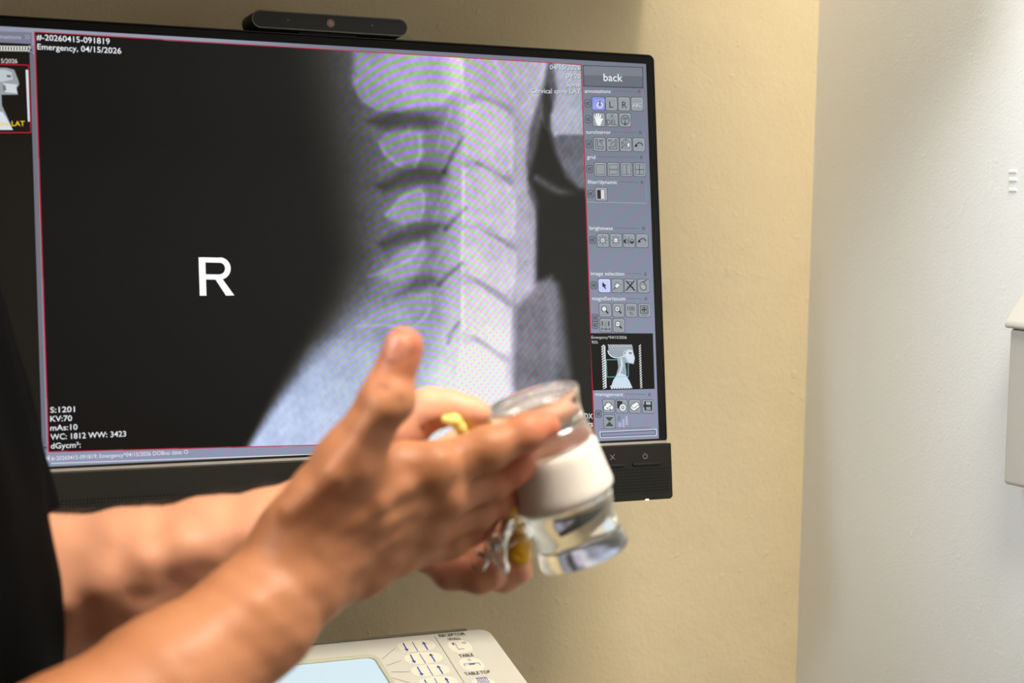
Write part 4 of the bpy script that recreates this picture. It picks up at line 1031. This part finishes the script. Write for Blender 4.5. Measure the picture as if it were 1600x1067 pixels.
# make sure they point outward
chk = (N2 * (V2 - np.array([0, cpt(200, 888, 1008)[1], 1008])))[np.abs(V2[:, 0] - cpt(200, 888, 1008)[0]) < 8].sum()
if chk < 0: N2 = -N2
N1 = normals_of(V1, Q1)
if chk < 0: N1 = -N1
pxs = 800 + F * V2[:, 0] / V2[:, 2]
cand = np.where((N2[:, 1] < -0.72) & (N2[:, 2] > -0.12) & (pxs > 70) & (pxs < 425))[0]
HV, HF = [], []
for i in rng.choice(cand, 1000):
    p = V2[i]; d = N2[i] * 0.45 + np.array([0.75, 0.1, 0]) + rng.normal(0, .25, 3); d /= np.linalg.norm(d); Ln = rng.uniform(5, 11)
    if pxs[i] > 260 and rng.random() < 0.0: continue
    sd = np.cross(d, [0, 0, 1.0]); sd /= np.linalg.norm(sd); r_ = 0.10
    q1 = p + d * Ln * .5; q2 = p + (d + np.array([0.25, 0.15, 0])) * Ln
    b0 = len(HV)
    for c_, rr2 in ((p - d * .5, r_), (q1, r_ * .8), (q2, r_ * .2)):
        for kk in range(3):
            a_ = kk * 2.094; HV.append(c_ + sd * rr2 * math.cos(a_) + np.cross(d, sd) * rr2 * math.sin(a_))
    for lv in range(2):
        for kk in range(3): HF.append((b0 + lv * 3 + kk, b0 + lv * 3 + (kk + 1) % 3, b0 + lv * 3 + 3 + (kk + 1) % 3, b0 + lv * 3 + 3 + kk))
ho = mesh_obj('arm_hair', w(np.array(HV)) - PO, HF, hair_m, person); tag(ho, 'fine dark hair along the far forearm', kind='stuff')

# black shirt, short sleeves
FS = Field((-640, -260, 690), (90, 440, 1290), 4.0)
def SC(px, py, r_=None, z=955): return cpt(px - 38, py, z)
for off, rr2 in ((-75, 96), (0, 112), (75, 96)):
    o_ = np.array([0, 0, off * 1.0])
    xo = 112 - rr2
    pts = [(SC(112 - 335 + 3 * xo * 0, 1010) + DN * 120 + o_, rr2), (SC(108 - 336, 1010) + o_, rr2), (SC(72 - 336, 850) + o_, rr2), (SC(52 - 336, 740) + o_, rr2), (SC(20 - 336, 590) + o_, rr2), (SC(-30 - 336, 440) + o_, rr2 - 2), (mid + DN * 70 + o_, rr2 - 6)]
    FS.chain(pts, 30)
FS.cone(sh_r, sh_l, 54, 54, 40, far=60)
FS.cone(sh_r + (el_r - sh_r) * .0, sh_r + (el_r - sh_r) * .62, 62, 60, 20, far=60); FS.cone(sh_l, sh_l + (el_l - sh_l) * .8, 62, 58, 20, far=60)
FS.cone(mid - DN * 8, mid - DN * 30, 66, 60, 20, far=40)
FS.warp_noise(2.2, 90, 9)
V4, Q4 = FS.mesh(); V4 = relax(V4, Q4, 3)
cloth = mat('black_cotton', (3, 3, 3), 0.9, spec=0.08, noise=0.15, nscale=40, bump=0.4, bscale=900)
shirt = fast_mesh('shirt', w(V4) - PO, Q4, cloth, person)
tag(shirt, 'black cotton shirt')
# trousers and shoes below the frame
FT = Field((-300, -300, 0), (300, 300, 1120), 8.0)
zp = w(pel)[0][2] - 10
for s_ in (-1, 1):
    FT.chain([((0, s_ * 75, zp), 105), ((20, s_ * 95, 560), 72), ((0, s_ * 95, 110), 56)], 20)
V5, Q5 = FT.mesh(); V5 = relax(V5, Q5, 2)
fast_mesh('trousers', V5, Q5, mat('dark_trouser_cloth', (30, 31, 36), 0.85), person)
for s_ in (-1, 1):
    FF = Field((-120, -80, -4), (220, 80, 140), 4.0)
    FF.chain([((-20, 0, 45), 44), ((60, 0, 38), 38), ((140, 0, 30), 30)], 10)
    FF.a = np.maximum(FF.a, -(FF.lo[2] + FF.v * np.arange(FF.n[2]) - 1.0)[None, None, :].astype(np.float32))
    Vf, Qf = FF.mesh(); Vf = Vf + np.array([0, s_ * 95, 0.5]); fast_mesh('shoe', Vf, Qf, mat('black_shoe', (18, 18, 18), 0.4), person)
# hair of the head
FH = Field((-640, -480, 690), (0, 100, 1290), 5.0)
FH.ell(hd - DN * 30 - fwd * 8, AX, (98, 92, 81), 6, far=60)
FH.ell(hd + DN * 62 + fwd * 62, AX, (90, 84, 90), 6, sub=True, far=60)
V6, Q6 = FH.mesh(); V6 = relax(V6, Q6, 3)
fast_mesh('hair', w(V6) - PO, Q6, hair_m, person)

# ------------------------------------------------------------------ spine model held between the hands
SZ = 992.0
top_c = cpt(827, 621, SZ - 7); bot_c = cpt(909, 868, SZ + 9)
up = top_c - bot_c; HT = np.linalg.norm(up); up /= HT
toc = np.array([0, 0, -1.0]); fr_ = toc - up * (toc @ up); fr_ /= np.linalg.norm(fr_); rt = np.cross(fr_, up)
# rt should point right in the picture
if rt[0] < 0: rt = -rt
org = bot_c
def SM(x, f, h): return org + rt * x + fr_ * f + up * h      # x right, f towards lens, h up along the column
W0 = w(org)[0]
# local frame of the model = its own axes
s4 = Matrix.Identity(4); wr_ = M @ rt; wf_ = M @ (-fr_); wu_ = M @ up
for i in range(3): s4[i][0] = wr_[i]; s4[i][1] = wf_[i]; s4[i][2] = wu_[i]; s4[i][3] = W0[i] / 1000
spine = empty('spine_model', s4)
tag(spine, 'clear acrylic spine model with a white disc and yellow nerves, held by both hands', 'anatomical model')
sgn = 1.0 if np.linalg.det(np.array([wr_, wf_, wu_]).T) > 0 else -1.0
acr = mat('clear_acrylic', (250, 249, 244), 0.04, trans=0.975, ior=1.47)
def lathe(prof, n=72, kid=0.0, ang0=0):
    """prof: list of (radius, height); kidney-shaped section flattened at the back (left side, x<0)"""
    V, Fc = [], []
    for (r_, h_) in prof:
        for i in range(n):
            t = 2 * math.pi * i / n
            k_ = 1 - kid * max(0, -math.cos(t)) ** 3
            V.append((r_ * math.cos(t) * k_, r_ * math.sin(t), h_))
    m_ = len(prof)
    for a_ in range(m_ - 1):
        for i in range(n): j = (i + 1) % n; Fc.append((a_ * n + i, a_ * n + j, (a_ + 1) * n + j, (a_ + 1) * n + i))
    Fc.append(tuple(range(n - 1, -1, -1))); Fc.append(tuple((m_ - 1) * n + i for i in range(n)))
    return V, Fc
def body_prof(h0, h1, R_):
    P = [(R_ - 2.0, h0), (R_ - .6, h0 + .5), (R_, h0 + 1.8)]
    for k in range(1, 8):
        t = k / 8; P.append((R_ - 2.2 * math.sin(math.pi * t) ** 1.2, h0 + 2 + (h1 - h0 - 4) * t))
    P += [(R_, h1 - 1.8), (R_ - .6, h1 - .5), (R_ - 2.0, h1)]
    return P
RB = 27.2
hB = 33.5; dB = 30.5
for (h0, h1) in ((0, hB), (hB + dB, HT)):
    o = mesh_obj('vertebral_body', *lathe(body_prof(h0, h1, RB), kid=0.12), acr, spine, smooth=True); fix_normals(o)
    o.data.polygons[len(o.data.polygons) - 1].use_smooth = False; o.data.polygons[len(o.data.polygons) - 2].use_smooth = False
tag(o)
white_d = mat('soft_white_disc', (228, 217, 205), 0.5, sss=0.25, noise=0.02, nscale=60)
dp = [(8, hB + .15), (RB - 2, hB + .2), (RB + 0.8, hB + 0.8), (RB + 2.0, hB + 2.2), (RB + 2.4, hB + 4.5)]
for k in range(1, 7): dp.append((RB + 2.4 - 2.0 * (k / 6) ** 0.8, hB + 4.5 + (dB - 8.0) * k / 6))
dp += [(RB - 0.4, hB + dB - 2.0), (RB - 1.8, hB + dB - .8), (RB - 4.5, hB + dB - .3), (8, hB + dB - .15)]
o = mesh_obj('intervertebral_disc', *lathe(dp, kid=0.10), white_d, spine, smooth=True); fix_normals(o); tag(o, 'white disc between the clear bodies')
def blob(name, build, mtl, lo, hi, vox=0.9, it=2):
    f_ = Field(lo, hi, vox); build(f_); V, Q = f_.mesh(); V = relax(V, Q, it)
    return fast_mesh(name, V, Q, mtl, spine)
yellow = mat('yellow_nerve_plastic', (232, 178, 40), 0.3, sss=0.15); pale = mat('pale_yellow_nerve', (240, 214, 110), 0.35)
amber = mat('amber_plastic', (226, 164, 30), 0.18, noise=0.2, nscale=150)
# cord running down behind the bodies (to the left in the picture)
XB = -RB - 7.0
def cord(f):
    f.chain([((XB - 1, 0, HT + 4), 4.2), ((XB + 1, 0, HT - 18), 4.2), ((XB, 1, 46), 4.5), ((XB + 1, -3, 24), 4.6), (tuple(np.array([XB + 1, -6, 14])), 4.6)], 3)
blob('spinal_cord', cord, yellow, (-60, -20, -14), (10, 20, 110))
def px_local(px, py, f=0.0):                          # picture point -> model axes at a given depth f towards the lens
    rr = np.array([(px - 800) / F, (py - 533.5) / F, 1.0]); nrm = fr_; t_ = ((org + fr_ * f) @ nrm) / (rr @ nrm); P = rr * t_ - org
    return np.array([P @ rt, -f, P @ up])
ce = px_local(812, 848, 12); ce2 = px_local(812, 866, 12)
def cut_end(f):
    f.chain([(ce, 6.0), (ce2, 6.6)], 2)
    f.cone(ce + [-2, -7, -6], ce2 + [-2, -7, 2], 1.2, 1.0, 2, sub=True); f.cone(ce + [3, -7, -5], ce2 + [3, -7, 3], 1.0, .8, 2, sub=True)
blob('cord_end', cut_end, amber, ce2 - 13, ce + 13, 0.7)
def root(pts, r_, name='nerve_root', m_=yellow):
    def bld(f):
        f.chain([(p_, q_) for p_, q_ in zip(pts, r_)], 2)
    P = np.array(pts); return blob(name, bld, m_, P.min(0) - 9, P.max(0) + 9, 0.6)
root([px_local(697, 655, 14), px_local(710, 657, 15), px_local(719, 668, 14), px_local(726, 684, 10), px_local(742, 694, 2)], [2.4, 3.3, 2.9, 3.0, 3.0], m_=pale)
root([px_local(790, 786, 12), px_local(798, 794, 13), px_local(800, 806, 8), px_local(803, 822, 4)], [3.2, 3.6, 3.0, 2.6])
root([px_local(736, 632, -4), px_local(752, 640, -2), px_local(762, 660, -1)], [4.0, 3.6, 3.4], m_=pale)
# clear arches with their spines
def arch(h, name='vertebral_arch', low=True):
    def bld(f):
        for s_ in (-1, 1):
            f.chain([((-RB + 2, s_ * 13, h), 5.0), ((XB - 1, s_ * 13, h - 1), 4.6), ((XB - 10, s_ * 9, h - 4), 4.4), ((XB - 15, 0, h - 8), 4.6)], 4)
            if not low: f.chain([((XB - 2, s_ * 14, h - 2), 4.0), ((XB - 4, s_ * 24, h + 1), 3.0)], 4)
        f.chain([((XB - 15, 0, h - 8), 4.6), ((XB - 20, 0, h - 13), 4.0), ((XB - 21, 0, h - 17), 3.4)], 4)
    return blob(name, bld, acr, (-85, -32, h - 45), (0, 32, h + 14), 0.9)
arch(27); arch(HT - 14, low=False)
# clear drop-shaped process hanging in front of the cord
def drop(f):
    f.chain([(px_local(790, 815, 12), 4.6), (px_local(778, 838, 14), 6.2), (px_local(780, 862, 15), 4.4), (px_local(787, 887, 15), 3.3)], 3)
    f.chain([(px_local(778, 836, 13), 5.0), (px_local(764, 838, 8), 4.2)], 3)
blob('articular_process', drop, acr, (-75, -30, -25), (0, 10, 50), 0.7)
# flat clear rod end
